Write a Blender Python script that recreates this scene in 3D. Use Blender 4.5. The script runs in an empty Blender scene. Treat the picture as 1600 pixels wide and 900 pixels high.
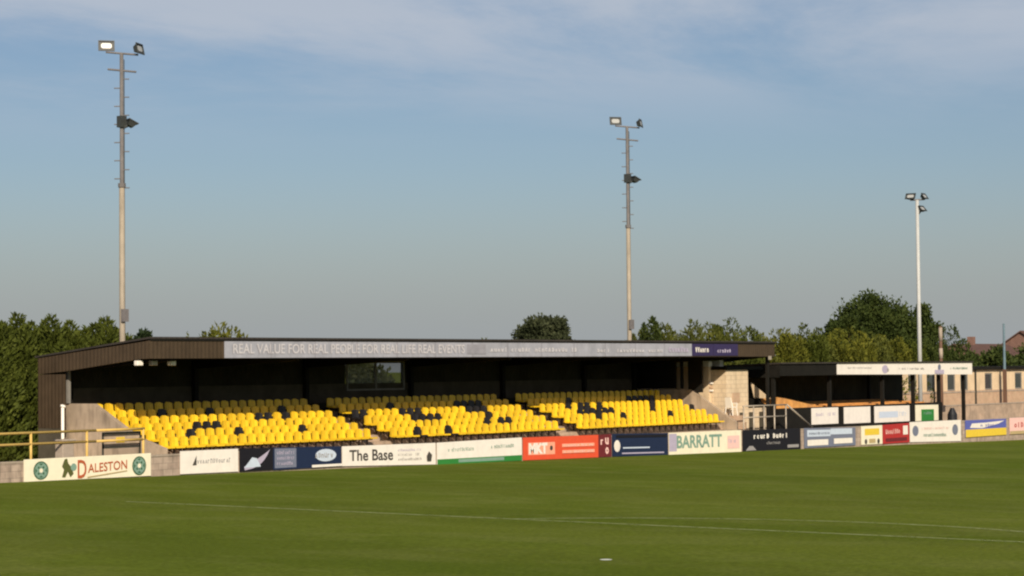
import bpy, bmesh, math, random
import numpy as np
from mathutils import Vector, Matrix
R = math.radians
rng = random.Random(7)
scene = bpy.context.scene
col = scene.collection

# ------------------------------------------------------------------ camera
A = R(52.0); FPX = 3330.0
f0 = Vector((math.sin(A), math.cos(A), 0)); r0 = Vector((math.cos(A), -math.sin(A), 0)); up = Vector((0, 0, 1))
pt = math.atan(126 / FPX); ro = R(0.57)
fw = f0 * math.cos(pt) + up * math.sin(pt); uu = up * math.cos(pt) - f0 * math.sin(pt)
rr = r0 * math.cos(ro) - uu * math.sin(ro); u2 = uu * math.cos(ro) + r0 * math.sin(ro)
cam = bpy.data.cameras.new('camera'); co = bpy.data.objects.new('camera', cam); col.objects.link(co)
CAM = Vector((-52.84, -57.4, 3.6))
m = Matrix.Identity(4)
for i in range(3):
    m[i][0] = rr[i]; m[i][1] = u2[i]; m[i][2] = -fw[i]; m[i][3] = CAM[i]
co.matrix_world = m
cam.sensor_width = 36; cam.lens = FPX / 1600 * 36; cam.clip_start = 0.5; cam.clip_end = 6000
cam.dof.use_dof = False
scene.camera = co

# ------------------------------------------------------------------ light
SUN_DIR = Vector((0.66, 0.75, 0)).normalized()      # horizontal travel of the light
SUN_EL = R(28.5)
w = bpy.data.worlds.new('World'); scene.world = w; w.use_nodes = True
nt = w.node_tree; nt.nodes.clear()
def N(t, **k):
    n = nt.nodes.new(t)
    for a_, b_ in k.items(): setattr(n, a_, b_)
    return n
wo = N('ShaderNodeOutputWorld'); bg = N('ShaderNodeBackground'); bg.inputs['Strength'].default_value = 0.10
sky = N('ShaderNodeTexSky', sky_type='NISHITA', sun_disc=False)
sky.sun_elevation = SUN_EL; sky.sun_rotation = math.atan2(-SUN_DIR.x, -SUN_DIR.y)
sky.altitude = 50; sky.air_density = 1.0; sky.dust_density = 1.2; sky.ozone_density = 3.0
SKY_TINT = (0.71, 0.69, 0.71, 1)
tint = N('ShaderNodeMix', data_type='RGBA', blend_type='MULTIPLY'); tint.inputs[0].default_value = 1
tint.inputs[7].default_value = SKY_TINT
nt.links.new(sky.outputs[0], tint.inputs[6])
tc = N('ShaderNodeTexCoord')
sx = N('ShaderNodeSeparateXYZ'); nt.links.new(tc.outputs['Generated'], sx.inputs[0])
dz = N('ShaderNodeMath', operation='ADD'); dz.inputs[1].default_value = 0.06; nt.links.new(sx.outputs['Z'], dz.inputs[0])
dv = N('ShaderNodeVectorMath', operation='DIVIDE'); nt.links.new(tc.outputs['Generated'], dv.inputs[0])
cz = N('ShaderNodeCombineXYZ')
for i in range(3): nt.links.new(dz.outputs[0], cz.inputs[i])
nt.links.new(cz.outputs[0], dv.inputs[1])
mp = N('ShaderNodeMapping'); mp.inputs['Rotation'].default_value = (0, 0, R(-20)); mp.inputs['Scale'].default_value = (0.55, 1.0, 0.0)
mp.inputs['Location'].default_value = (2.4, 0.3, 0)
nt.links.new(dv.outputs[0], mp.inputs[0])
no = N('ShaderNodeTexNoise'); no.inputs['Scale'].default_value = 0.75; no.inputs['Detail'].default_value = 9; no.inputs['Roughness'].default_value = 0.62
no.inputs['Distortion'].default_value = 0.4
nt.links.new(mp.outputs[0], no.inputs['Vector'])
cr = N('ShaderNodeMapRange', interpolation_type='SMOOTHSTEP'); cr.inputs['From Min'].default_value = 0.32; cr.inputs['From Max'].default_value = 0.58
nt.links.new(no.outputs['Fac'], cr.inputs['Value'])
el = N('ShaderNodeMapRange', interpolation_type='SMOOTHSTEP'); el.inputs['From Min'].default_value = 0.095; el.inputs['From Max'].default_value = 0.165
el.inputs['To Max'].default_value = 0.8
nt.links.new(sx.outputs['Z'], el.inputs['Value'])
e2 = N('ShaderNodeMapRange', interpolation_type='SMOOTHSTEP'); e2.inputs['From Min'].default_value = 0.22; e2.inputs['From Max'].default_value = 0.45
e2.inputs['To Min'].default_value = 1.0; e2.inputs['To Max'].default_value = 0.1
nt.links.new(sx.outputs['Z'], e2.inputs['Value'])
mu = N('ShaderNodeMath', operation='MULTIPLY'); nt.links.new(cr.outputs[0], mu.inputs[0]); nt.links.new(el.outputs[0], mu.inputs[1])
m3 = N('ShaderNodeMath', operation='MULTIPLY'); nt.links.new(mu.outputs[0], m3.inputs[0]); nt.links.new(e2.outputs[0], m3.inputs[1]); mu = m3
# air near the horizon: a greyer, hazier band
hz = N('ShaderNodeMapRange', interpolation_type='SMOOTHSTEP'); hz.inputs['From Min'].default_value = -0.02; hz.inputs['From Max'].default_value = 0.10
hz.inputs['To Min'].default_value = 1.0; hz.inputs['To Max'].default_value = 0.0
nt.links.new(sx.outputs['Z'], hz.inputs['Value'])
hm = N('ShaderNodeMix', data_type='RGBA'); nt.links.new(hz.outputs[0], hm.inputs[0]); nt.links.new(tint.outputs[2], hm.inputs[6])
HAZE_COL = (3.35, 3.6, 3.8, 1); CLOUD_COL = (4.7, 5.1, 5.8, 1)
hm.inputs[7].default_value = HAZE_COL
cm = N('ShaderNodeMix', data_type='RGBA'); nt.links.new(mu.outputs[0], cm.inputs[0]); nt.links.new(hm.outputs[2], cm.inputs[6])
cm.inputs[7].default_value = CLOUD_COL
nt.links.new(cm.outputs[2], bg.inputs[0]); nt.links.new(bg.outputs[0], wo.inputs[0])

sl = bpy.data.lights.new('sun', 'SUN'); sl.energy = 5.0; sl.angle = R(0.5); sl.color = (1.0, 0.86, 0.68)
so = bpy.data.objects.new('sun', sl); col.objects.link(so)
ld = Vector((SUN_DIR.x * math.cos(SUN_EL), SUN_DIR.y * math.cos(SUN_EL), -math.sin(SUN_EL)))
so.rotation_euler = ld.to_track_quat('-Z', 'Y').to_euler(); so.location = (-60, -60, 40)
vs = scene.view_settings; vs.view_transform = 'Standard'; vs.look = 'None'; vs.exposure = 0.07; vs.gamma = 1; vs.use_curve_mapping = False
scene.render.engine = 'CYCLES'
scene.cycles.filter_width = 2.2; scene.cycles.max_bounces = 6; scene.cycles.diffuse_bounces = 3; scene.cycles.transparent_max_bounces = 12

# ------------------------------------------------------------------ helpers
def tag(o, label=None, cat=None, group=None, kind=None):
    if label: o['label'] = label
    if cat: o['category'] = cat
    if group: o['group'] = group
    if kind: o['kind'] = kind
    return o
def empty(name, loc, label, cat, group=None, rz=0):
    o = bpy.data.objects.new(name, None); col.objects.link(o); o.location = loc; o.rotation_euler = (0, 0, rz)
    o.empty_display_size = 0.3
    return tag(o, label, cat, group)
class MB:
    def __init__(s): s.v = []; s.f = []; s.mi = []
    def quad(s, pts, mi=0):
        n = len(s.v); s.v += [tuple(p) for p in pts]; s.f.append(tuple(range(n, n + len(pts)))); s.mi.append(mi)
    def hexa(s, p, mi=0):       # 8 points: bottom ring 0-3, top ring 4-7
        n = len(s.v); s.v += [tuple(q) for q in p]
        for f in ((0, 3, 2, 1), (4, 5, 6, 7), (0, 1, 5, 4), (1, 2, 6, 5), (2, 3, 7, 6), (3, 0, 4, 7)):
            s.f.append(tuple(n + i for i in f)); s.mi.append(mi)
    def box(s, x0, x1, y0, y1, z0, z1, mi=0):
        s.hexa([(x0, y0, z0), (x1, y0, z0), (x1, y1, z0), (x0, y1, z0), (x0, y0, z1), (x1, y0, z1), (x1, y1, z1), (x0, y1, z1)], mi)
    def prism(s, poly, axis, a, b, mi=0):   # poly of (p,q) in the plane perpendicular to axis
        def P3(p, t):
            return (t, p[0], p[1]) if axis == 0 else ((p[0], t, p[1]) if axis == 1 else (p[0], p[1], t))
        n = len(s.v); k = len(poly)
        s.v += [P3(p, a) for p in poly] + [P3(p, b) for p in poly]
        s.f.append(tuple(n + i for i in range(k))); s.f.append(tuple(n + k + i for i in reversed(range(k)))); s.mi += [mi, mi]
        for i in range(k):
            j = (i + 1) % k; s.f.append((n + i, n + k + i, n + k + j, n + j)); s.mi.append(mi)
    def tube(s, p0, p1, ra, rb=None, n=10, mi=0):
        rb = ra if rb is None else rb
        p0 = Vector(p0); p1 = Vector(p1); d = (p1 - p0).normalized()
        a = d.orthogonal().normalized(); b = d.cross(a); k = len(s.v)
        for p, r_ in ((p0, ra), (p1, rb)):
            for i in range(n):
                t = 2 * math.pi * i / n; s.v.append(tuple(p + (a * math.cos(t) + b * math.sin(t)) * r_))
        for i in range(n):
            j = (i + 1) % n; s.f.append((k + i, k + j, k + n + j, k + n + i)); s.mi.append(mi)
        s.f.append(tuple(k + i for i in reversed(range(n)))); s.f.append(tuple(k + n + i for i in range(n))); s.mi += [mi, mi]
    def build(s, name, mats, parent=None, smooth=False, bevel=0, recalc=True):
        me = bpy.data.meshes.new(name); me.from_pydata(s.v, [], s.f)
        for mm in (mats if isinstance(mats, (list, tuple)) else [mats]): me.materials.append(mm)
        me.polygons.foreach_set('material_index', s.mi)
        if recalc:
            bm = bmesh.new(); bm.from_mesh(me)
            if bevel:
                bmesh.ops.bevel(bm, geom=bm.edges[:], offset=bevel, segments=1, affect='EDGES')
            bmesh.ops.recalc_face_normals(bm, faces=bm.faces); bm.to_mesh(me); bm.free()
        if smooth: me.polygons.foreach_set('use_smooth', [True] * len(me.polygons))
        o = bpy.data.objects.new(name, me); col.objects.link(o)
        if parent: o.parent = parent
        return o
def bx(name, mt, parent, *a, bevel=0):
    b = MB(); b.box(*a); return b.build(name, mt, parent, bevel=bevel)

def mat(name, c, rough=0.7, var=0.12, scale=3.0, bump=0.0, bscale=30.0, spec=0.3, metal=0.0, ribs=None, stain=0.0, trans=0.0, stretch=(1, 1, 1), c2=None, brick=None):
    """plain colour with procedural variation, optional ribs (axis, per metre), stains, brick pattern"""
    M = bpy.data.materials.new(name); M.use_nodes = True; t = M.node_tree; b = t.nodes['Principled BSDF']
    L = t.links.new
    tcn = t.nodes.new('ShaderNodeTexCoord'); mpn = t.nodes.new('ShaderNodeMapping'); mpn.inputs['Scale'].default_value = stretch
    L(tcn.outputs['Object'], mpn.inputs[0])
    nz = t.nodes.new('ShaderNodeTexNoise'); nz.inputs['Scale'].default_value = scale; nz.inputs['Detail'].default_value = 6; nz.inputs['Roughness'].default_value = 0.6
    L(mpn.outputs[0], nz.inputs['Vector'])
    mr = t.nodes.new('ShaderNodeMapRange'); mr.inputs['From Min'].default_value = 0.3; mr.inputs['From Max'].default_value = 0.7
    mr.inputs['To Min'].default_value = 1 - var; mr.inputs['To Max'].default_value = 1 + var
    L(nz.outputs['Fac'], mr.inputs['Value'])
    base = None
    if brick:
        bt = t.nodes.new('ShaderNodeTexBrick'); bt.inputs['Scale'].default_value = 1.0
        bt.inputs['Color1'].default_value = (*c, 1); bt.inputs['Color2'].default_value = (*(c2 or c), 1); bt.inputs['Mortar'].default_value = (*brick[2], 1)
        bt.inputs['Brick Width'].default_value = brick[0]; bt.inputs['Row Height'].default_value = brick[1]; bt.inputs['Mortar Size'].default_value = 0.012
        # wall coordinates: along (x+y), up z
        sp = t.nodes.new('ShaderNodeSeparateXYZ'); L(tcn.outputs['Object'], sp.inputs[0])
        ad = t.nodes.new('ShaderNodeMath'); ad.operation = 'ADD'; L(sp.outputs['X'], ad.inputs[0]); L(sp.outputs['Y'], ad.inputs[1])
        cb = t.nodes.new('ShaderNodeCombineXYZ'); L(ad.outputs[0], cb.inputs[0]); L(sp.outputs['Z'], cb.inputs[1]); L(cb.outputs[0], bt.inputs['Vector'])
        base = bt.outputs['Color']
    elif c2:
        mx = t.nodes.new('ShaderNodeMix'); mx.data_type = 'RGBA'; mx.inputs[6].default_value = (*c, 1); mx.inputs[7].default_value = (*c2, 1)
        n2 = t.nodes.new('ShaderNodeTexNoise'); n2.inputs['Scale'].default_value = scale * 0.37; n2.inputs['Detail'].default_value = 5; L(mpn.outputs[0], n2.inputs['Vector'])
        m2 = t.nodes.new('ShaderNodeMapRange'); m2.inputs['From Min'].default_value = 0.42; m2.inputs['From Max'].default_value = 0.6; L(n2.outputs['Fac'], m2.inputs['Value'])
        L(m2.outputs[0], mx.inputs[0]); base = mx.outputs[2]
    vm = t.nodes.new('ShaderNodeVectorMath'); vm.operation = 'SCALE'
    if base: L(base, vm.inputs[0])
    else: vm.inputs[0].default_value = c
    L(mr.outputs[0], vm.inputs['Scale'])
    out = vm.outputs[0]
    if stain:
        n3 = t.nodes.new('ShaderNodeTexNoise'); n3.inputs['Scale'].default_value = 1.3; n3.inputs['Detail'].default_value = 8
        m3n = t.nodes.new('ShaderNodeMapping'); m3n.inputs['Scale'].default_value = (2.5, 2.5, 0.6); L(tcn.outputs['Object'], m3n.inputs[0]); L(m3n.outputs[0], n3.inputs['Vector'])
        m3 = t.nodes.new('ShaderNodeMapRange'); m3.inputs['From Min'].default_value = 0.5; m3.inputs['From Max'].default_value = 0.72
        m3.inputs['To Min'].default_value = 1.0; m3.inputs['To Max'].default_value = 1 - stain; L(n3.outputs['Fac'], m3.inputs['Value'])
        v3 = t.nodes.new('ShaderNodeVectorMath'); v3.operation = 'SCALE'; L(out, v3.inputs[0]); L(m3.outputs[0], v3.inputs['Scale']); out = v3.outputs[0]
    L(out, b.inputs['Base Color'])
    b.inputs['Roughness'].default_value = rough; b.inputs['Specular IOR Level'].default_value = spec; b.inputs['Metallic'].default_value = metal
    hgt = None
    if bump:
        nb = t.nodes.new('ShaderNodeTexNoise'); nb.inputs['Scale'].default_value = bscale; nb.inputs['Detail'].default_value = 5
        L(tcn.outputs['Object'], nb.inputs['Vector']); bp = t.nodes.new('ShaderNodeBump'); bp.inputs['Strength'].default_value = bump; bp.inputs['Distance'].default_value = 0.02
        L(nb.outputs['Fac'], bp.inputs['Height']); L(bp.outputs[0], b.inputs['Normal']); hgt = bp
    if ribs:
        wv = t.nodes.new('ShaderNodeTexWave'); wv.bands_direction = ribs[0]; wv.inputs['Scale'].default_value = ribs[1]
        L(tcn.outputs['Object'], wv.inputs['Vector']); b2 = t.nodes.new('ShaderNodeBump'); b2.inputs['Strength'].default_value = 0.4; b2.inputs['Distance'].default_value = 0.03
        L(wv.outputs['Fac'], b2.inputs['Height'])
        if hgt: L(hgt.outputs[0], b2.inputs['Normal'])
        L(b2.outputs[0], b.inputs['Normal'])
    return M
def flat(name, c, rough=0.55): return mat(name, c, rough, var=0.06, scale=5)
MT = dict(
    brown=mat('brown cladding', (0.060, 0.041, 0.024), 0.6, 0.15, 2.0, ribs=('X', 1.6), stain=0.2),
    brown_side=mat('brown side cladding', (0.060, 0.041, 0.024), 0.6, 0.15, 2.0, ribs=('Y', 1.6), stain=0.2),
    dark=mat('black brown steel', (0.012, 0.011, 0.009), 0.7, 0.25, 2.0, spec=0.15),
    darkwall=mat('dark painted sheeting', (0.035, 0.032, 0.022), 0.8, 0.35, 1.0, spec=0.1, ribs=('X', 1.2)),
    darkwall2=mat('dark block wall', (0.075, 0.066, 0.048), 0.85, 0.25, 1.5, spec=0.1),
    roof=mat('dark roof sheet', (0.040, 0.034, 0.030), 0.65, 0.2, 1.0, ribs=('X', 1.2), stain=0.2),
    concrete=mat('pinkish concrete', (0.44, 0.33, 0.24), 0.9, 0.2, 2.2, bump=0.4, bscale=25, stain=0.3, c2=(0.35, 0.27, 0.20)),
    grey=mat('grey rendered block', (0.46, 0.36, 0.26), 0.9, 0.14, 2.0, bump=0.3, c2=(0.36, 0.285, 0.21), stain=0.4),
    wall=mat('weathered block wall', (0.42, 0.335, 0.27), 0.9, 0.18, 3.0, bump=0.4, c2=(0.34, 0.265, 0.215), brick=(0.44, 0.22, (0.27, 0.22, 0.18)), stain=0.45),
    coping=mat('coping concrete', (0.36, 0.30, 0.24), 0.9, 0.15, 4.0, stain=0.25),
    cream=mat('cream block', (0.68, 0.55, 0.38), 0.85, 0.12, 2.0, c2=(0.62, 0.49, 0.33), brick=(0.44, 0.22, (0.48, 0.38, 0.27)), stain=0.15),
    creamwall=mat('cream rendered wall', (0.68, 0.53, 0.35), 0.85, 0.1, 1.0, stain=0.2),
    brick=mat('pale pink brick', (0.48, 0.29, 0.19), 0.9, 0.15, 2.0, c2=(0.50, 0.35, 0.22), brick=(0.225, 0.075, (0.45, 0.35, 0.25))),
    orange=mat('sunlit orange terrace', (0.66, 0.32, 0.09), 0.85, 0.25, 2.5, c2=(0.50, 0.24, 0.08)),  # warm low sun on the concrete steps is put into this orange
    yellow=mat('yellow seat plastic', (0.74, 0.475, 0.014), 0.42, 0.07, 6.0, spec=0.4),
    black=mat('black seat plastic', (0.012, 0.010, 0.010), 0.45, 0.2, 6.0, spec=0.4),
    bracket=mat('seat bracket steel', (0.05, 0.04, 0.03), 0.6),
    yrail=mat('yellow railing paint', (0.62, 0.42, 0.12), 0.5, 0.12, 5.0),
    grail=mat('galvanised rail', (0.42, 0.37, 0.30), 0.45, 0.12, 5.0, metal=0.3),
    white=mat('white board', (0.78, 0.74, 0.68), 0.5, 0.05, 4.0, stain=0.06),
    cwhite=mat('cream board', (0.80, 0.75, 0.58), 0.5, 0.05, 4.0, stain=0.06),
    signgrey=mat('weathered white sign', (0.345, 0.355, 0.41), 0.6, 0.10, 2.0, stain=0.15, c2=(0.315, 0.325, 0.375)),
    signlight=mat('faded lettering', (0.50, 0.49, 0.52), 0.6, 0.12, 3.0),
    signdark=mat('faded shadow lettering', (0.27, 0.27, 0.31), 0.6, 0.12, 3.0),
    navy=flat('navy board', (0.012, 0.022, 0.060)), purple=flat('dark purple board', (0.035, 0.026, 0.085)), ink=flat('black board', (0.010, 0.009, 0.014)),
    dgreen=flat('dark green print', (0.035, 0.10, 0.05)), green=flat('green print', (0.03, 0.20, 0.04)), sage=flat('sage print', (0.20, 0.32, 0.26)),
    olive=flat('olive print', (0.09, 0.10, 0.03)), red=flat('red board', (0.68, 0.085, 0.035)), dred=flat('deep red board', (0.40, 0.03, 0.03)), maroon=flat('maroon board', (0.14, 0.02, 0.025)),
    script=flat('red brown script', (0.42, 0.10, 0.04)), lav=flat('lavender print', (0.42, 0.38, 0.50)), pink=flat('pink print', (0.80, 0.52, 0.48)),
    salmon=flat('salmon print', (0.85, 0.36, 0.24)), bluegrey=flat('slate blue board', (0.16, 0.18, 0.25)), sky=flat('pale blue print', (0.52, 0.60, 0.72)), greytx=flat('grey print', (0.30, 0.29, 0.29)),
    royal=flat('royal blue print', (0.10, 0.12, 0.40)), bright=flat('yellow print', (0.72, 0.52, 0.05)), tan=flat('tan print', (0.45, 0.35, 0.18)), dot=flat('dark print', (0.06, 0.055, 0.05)),
    pole=mat('weathered cream pole', (0.33, 0.285, 0.22), 0.6, 0.12, 2.0, stain=0.2), polegrey=mat('grey weathered steel', (0.16, 0.15, 0.15), 0.6, 0.2, 3.0),
    polewhite=mat('pale galvanised pole', (0.46, 0.47, 0.46), 0.5, 0.08, 2.0), lampbody=mat('dark lamp housing', (0.045, 0.05, 0.05), 0.5), lampdull=mat('dull lamp glass', (0.40, 0.41, 0.40), 0.2, 0.05, spec=0.5), lampglass=mat('sky bright lamp glass', (0.70, 0.69, 0.66), 0.15, 0.03, spec=0.6),  # last glass is paler: reflected sky put into its colour
    wood=mat('brown timber', (0.13, 0.075, 0.05), 0.85, 0.2, 3.0, stretch=(4, 4, 0.5)), teal=mat('blue grey mast', (0.13, 0.20, 0.24), 0.6),
    path=mat('worn concrete path', (0.30, 0.24, 0.19), 0.95, 0.2, 1.5, bump=0.3, stain=0.2),
    plastic=mat('white plastic', (0.82, 0.78, 0.70), 0.4, 0.03), bin=mat('black plastic', (0.015, 0.016, 0.02), 0.5), roofred=mat('red brown roof tiles', (0.115, 0.065, 0.052), 0.9, 0.2, 2.0), farbrick=mat('far red brick', (0.20, 0.115, 0.09), 0.9, 0.15, 2.0),
    frame=mat('grey window frame', (0.22, 0.21, 0.19), 0.6), hinge=mat('dark gate steel', (0.05, 0.05, 0.04), 0.6), paint=mat('worn pitch paint', (0.55, 0.57, 0.45), 0.9, 0.15, 8.0))
def glass(name, c, rough=0.1, alpha=1.0):
    M = bpy.data.materials.new(name); M.use_nodes = True; b = M.node_tree.nodes['Principled BSDF']
    n = M.node_tree.nodes.new('ShaderNodeTexNoise'); n.inputs['Scale'].default_value = 1.4
    r_ = M.node_tree.nodes.new('ShaderNodeMapRange'); r_.inputs['To Min'].default_value = rough * 0.6; r_.inputs['To Max'].default_value = rough * 1.6
    M.node_tree.links.new(n.outputs['Fac'], r_.inputs['Value']); M.node_tree.links.new(r_.outputs[0], b.inputs['Roughness'])
    b.inputs['Base Color'].default_value = (*c, 1); b.inputs['Specular IOR Level'].default_value = 0.8
    b.inputs['Alpha'].default_value = alpha
    return M
for k_ in ('yellow', 'black'):      # seats have faded a little differently from one another
    t_ = MT[k_].node_tree; b_ = t_.nodes['Principled BSDF']; src_ = b_.inputs['Base Color'].links[0].from_socket
    oi = t_.nodes.new('ShaderNodeObjectInfo'); mr_ = t_.nodes.new('ShaderNodeMapRange'); mr_.inputs['To Min'].default_value = 0.80; mr_.inputs['To Max'].default_value = 1.10
    vs_ = t_.nodes.new('ShaderNodeVectorMath'); vs_.operation = 'SCALE'
    t_.links.new(oi.outputs['Random'], mr_.inputs['Value']); t_.links.new(src_, vs_.inputs[0]); t_.links.new(mr_.outputs[0], vs_.inputs['Scale']); t_.links.new(vs_.outputs[0], b_.inputs['Base Color'])
MT['glassdark'] = glass('dark window glass', (0.05, 0.055, 0.06), 0.12)
MT['pane'] = glass('dusty pane', (0.16, 0.17, 0.13), 0.25, 0.45)

# ------------------------------------------------------------------ ground
def gz(x): return -0.0143 * (max(-70.0, min(110.0, x)) + 2)
def grass_mat():
    M = bpy.data.materials.new('pitch grass'); M.use_nodes = True; t = M.node_tree; b = t.nodes['Principled BSDF']; L = t.links.new
    tcn = t.nodes.new('ShaderNodeTexCoord')
    def noise(sc, det, st=(1, 1, 1), rot=0):
        mm = t.nodes.new('ShaderNodeMapping'); mm.inputs['Scale'].default_value = st; mm.inputs['Rotation'].default_value = (0, 0, rot)
        L(tcn.outputs['Object'], mm.inputs[0]); n = t.nodes.new('ShaderNodeTexNoise'); n.inputs['Scale'].default_value = sc; n.inputs['Detail'].default_value = det
        n.inputs['Roughness'].default_value = 0.62; L(mm.outputs[0], n.inputs['Vector']); return n.outputs['Fac']
    def mixc(fac, a_, b_, lo, hi):
        r_ = t.nodes.new('ShaderNodeMapRange'); r_.inputs['From Min'].default_value = lo; r_.inputs['From Max'].default_value = hi; L(fac, r_.inputs['Value'])
        x = t.nodes.new('ShaderNodeMix'); x.data_type = 'RGBA'; L(r_.outputs[0], x.inputs[0])
        for sock, v in ((6, a_), (7, b_)):
            if isinstance(v, tuple): x.inputs[sock].default_value = (*v, 1)
            else: L(v, x.inputs[sock])
        return x.outputs[2]
    c1 = mixc(noise(0.12, 6, (1.0, 0.4, 1), R(12)), GR1, GR2, 0.36, 0.64)
    c2 = mixc(noise(0.5, 7, (1.1, 0.6, 1), R(0)), c1, GR3, 0.46, 0.74)
    n3 = noise(9.0, 8)
    r3 = t.nodes.new('ShaderNodeMapRange'); r3.inputs['From Min'].default_value = 0.3; r3.inputs['From Max'].default_value = 0.7; r3.inputs['To Min'].default_value = 0.72; r3.inputs['To Max'].default_value = 1.28; L(n3, r3.inputs['Value'])
    vm = t.nodes.new('ShaderNodeVectorMath'); vm.operation = 'SCALE'; L(c2, vm.inputs[0]); L(r3.outputs[0], vm.inputs['Scale'])
    # mown bands across the pitch, faint
    sp = t.nodes.new('ShaderNodeSeparateXYZ'); L(tcn.outputs['Object'], sp.inputs[0])
    sn = t.nodes.new('ShaderNodeMath'); sn.operation = 'MULTIPLY'; sn.inputs[1].default_value = math.pi / 5.5; L(sp.outputs['X'], sn.inputs[0])
    s2 = t.nodes.new('ShaderNodeMath'); s2.operation = 'SINE'; L(sn.outputs[0], s2.inputs[0])
    r4 = t.nodes.new('ShaderNodeMapRange'); r4.inputs['From Min'].default_value = -0.3; r4.inputs['From Max'].default_value = 0.3; r4.inputs['To Min'].default_value = 0.96; r4.inputs['To Max'].default_value = 1.04; L(s2.outputs[0], r4.inputs['Value'])
    v2 = t.nodes.new('ShaderNodeVectorMath'); v2.operation = 'SCALE'; L(vm.outputs[0], v2.inputs[0]); L(r4.outputs[0], v2.inputs['Scale'])
    L(v2.outputs[0], b.inputs['Base Color']); b.inputs['Roughness'].default_value = 0.95; b.inputs['Specular IOR Level'].default_value = 0.02
    bp = t.nodes.new('ShaderNodeBump'); bp.inputs['Strength'].default_value = 1.0; bp.inputs['Distance'].default_value = 0.05
    L(noise(14.0, 8), bp.inputs['Height']); L(bp.outputs[0], b.inputs['Normal'])
    return M
GR1 = (0.132, 0.163, 0.021); GR2 = (0.098, 0.138, 0.013); GR3 = (0.152, 0.178, 0.036)
GM = grass_mat()
g = MB()
xs = [-3000, -400, -70, -50, -20, 0, 30, 60, 90, 110, 400, 3000]; ys = [-2500, -400, -120, -60, -20, 0, 40, 150, 500, 3000]
idx = {}
for i, x in enumerate(xs):
    for j, y in enumerate(ys): idx[i, j] = len(g.v); g.v.append((x, y, gz(x)))
for i in range(len(xs) - 1):
    for j in range(len(ys) - 1): g.f.append((idx[i, j], idx[i + 1, j], idx[i + 1, j + 1], idx[i, j + 1])); g.mi.append(0)
tag(g.build('pitch', GM), 'flat green grass football pitch filling the foreground', 'pitch', kind='structure')
# worn lines: penalty area, its arc and the spot
L = MB()
def strip(p, q, wd=0.14, h=0.004):
    n = max(2, int((Vector(q) - Vector(p)).length / 1.5)); d = (Vector(q) - Vector(p)).normalized(); s = Vector((-d.y, d.x)) * wd / 2
    for i in range(n):
        a = Vector(p).lerp(Vector(q), i / n); b = Vector(p).lerp(Vector(q), (i + 1) / n)
        L.quad([(a.x + s.x, a.y + s.y, gz(a.x + s.x) + h), (b.x + s.x, b.y + s.y, gz(b.x + s.x) + h), (b.x - s.x, b.y - s.y, gz(b.x - s.x) + h), (a.x - s.x, a.y - s.y, gz(a.x - s.x) + h)])
strip((-14.5, -14.4), (-14.5, -54.8))
for k in range(40):
    t0 = -0.925 + 1.85 * k / 40; t1 = t0 + 1.85 / 40
    strip((-20.0 + 9.15 * math.cos(t0), -34.7 + 9.15 * math.sin(t0)), (-20.0 + 9.15 * math.cos(t1), -34.7 + 9.15 * math.sin(t1)))
def worn():
    M = mat('worn line paint', (0.48, 0.54, 0.26), 0.9, 0.1, 8.0); t = M.node_tree; b = t.nodes['Principled BSDF']
    n = t.nodes.new('ShaderNodeTexNoise'); n.inputs['Scale'].default_value = 2.2; n.inputs['Detail'].default_value = 10; n.inputs['Roughness'].default_value = 0.75
    tcn = t.nodes.new('ShaderNodeTexCoord'); t.links.new(tcn.outputs['Object'], n.inputs['Vector'])
    r_ = t.nodes.new('ShaderNodeMapRange'); r_.inputs['From Min'].default_value = 0.35; r_.inputs['From Max'].default_value = 0.65; r_.inputs['To Min'].default_value = 0.25; r_.inputs['To Max'].default_value = 0.75
    t.links.new(n.outputs['Fac'], r_.inputs['Value']); t.links.new(r_.outputs[0], b.inputs['Alpha']); return M
tag(L.build('pitch_marking', worn(), recalc=False), 'faint worn white line crossing the grass with the penalty arc', 'pitch line', kind='structure')
L = MB()
c0 = (-22.9, -36.0)
L.quad([(c0[0] + 0.10 * math.cos(t * math.pi / 8), c0[1] + 0.10 * math.sin(t * math.pi / 8) * 1.1, gz(c0[0]) + 0.008) for t in range(16)])
tag(L.build('penalty_spot', flat('fresh white paint', (0.85, 0.88, 0.75)), recalc=False), 'small bright white penalty spot on the near grass', 'penalty spot', kind='structure')
# concrete path between wall and stand
b = MB()
for x0, x1 in zip([-40, 0, 30, 60], [0, 30, 60, 110]):
    b.quad([(x0, -2.05, gz(x0) + 0.02), (x1, -2.05, gz(x1) + 0.02), (x1, 9, gz(x1) + 0.02), (x0, 9, gz(x0) + 0.02)])
tag(b.build('path', MT['path']), 'worn pinkish concrete path behind the perimeter wall', 'path', kind='structure')

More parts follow.
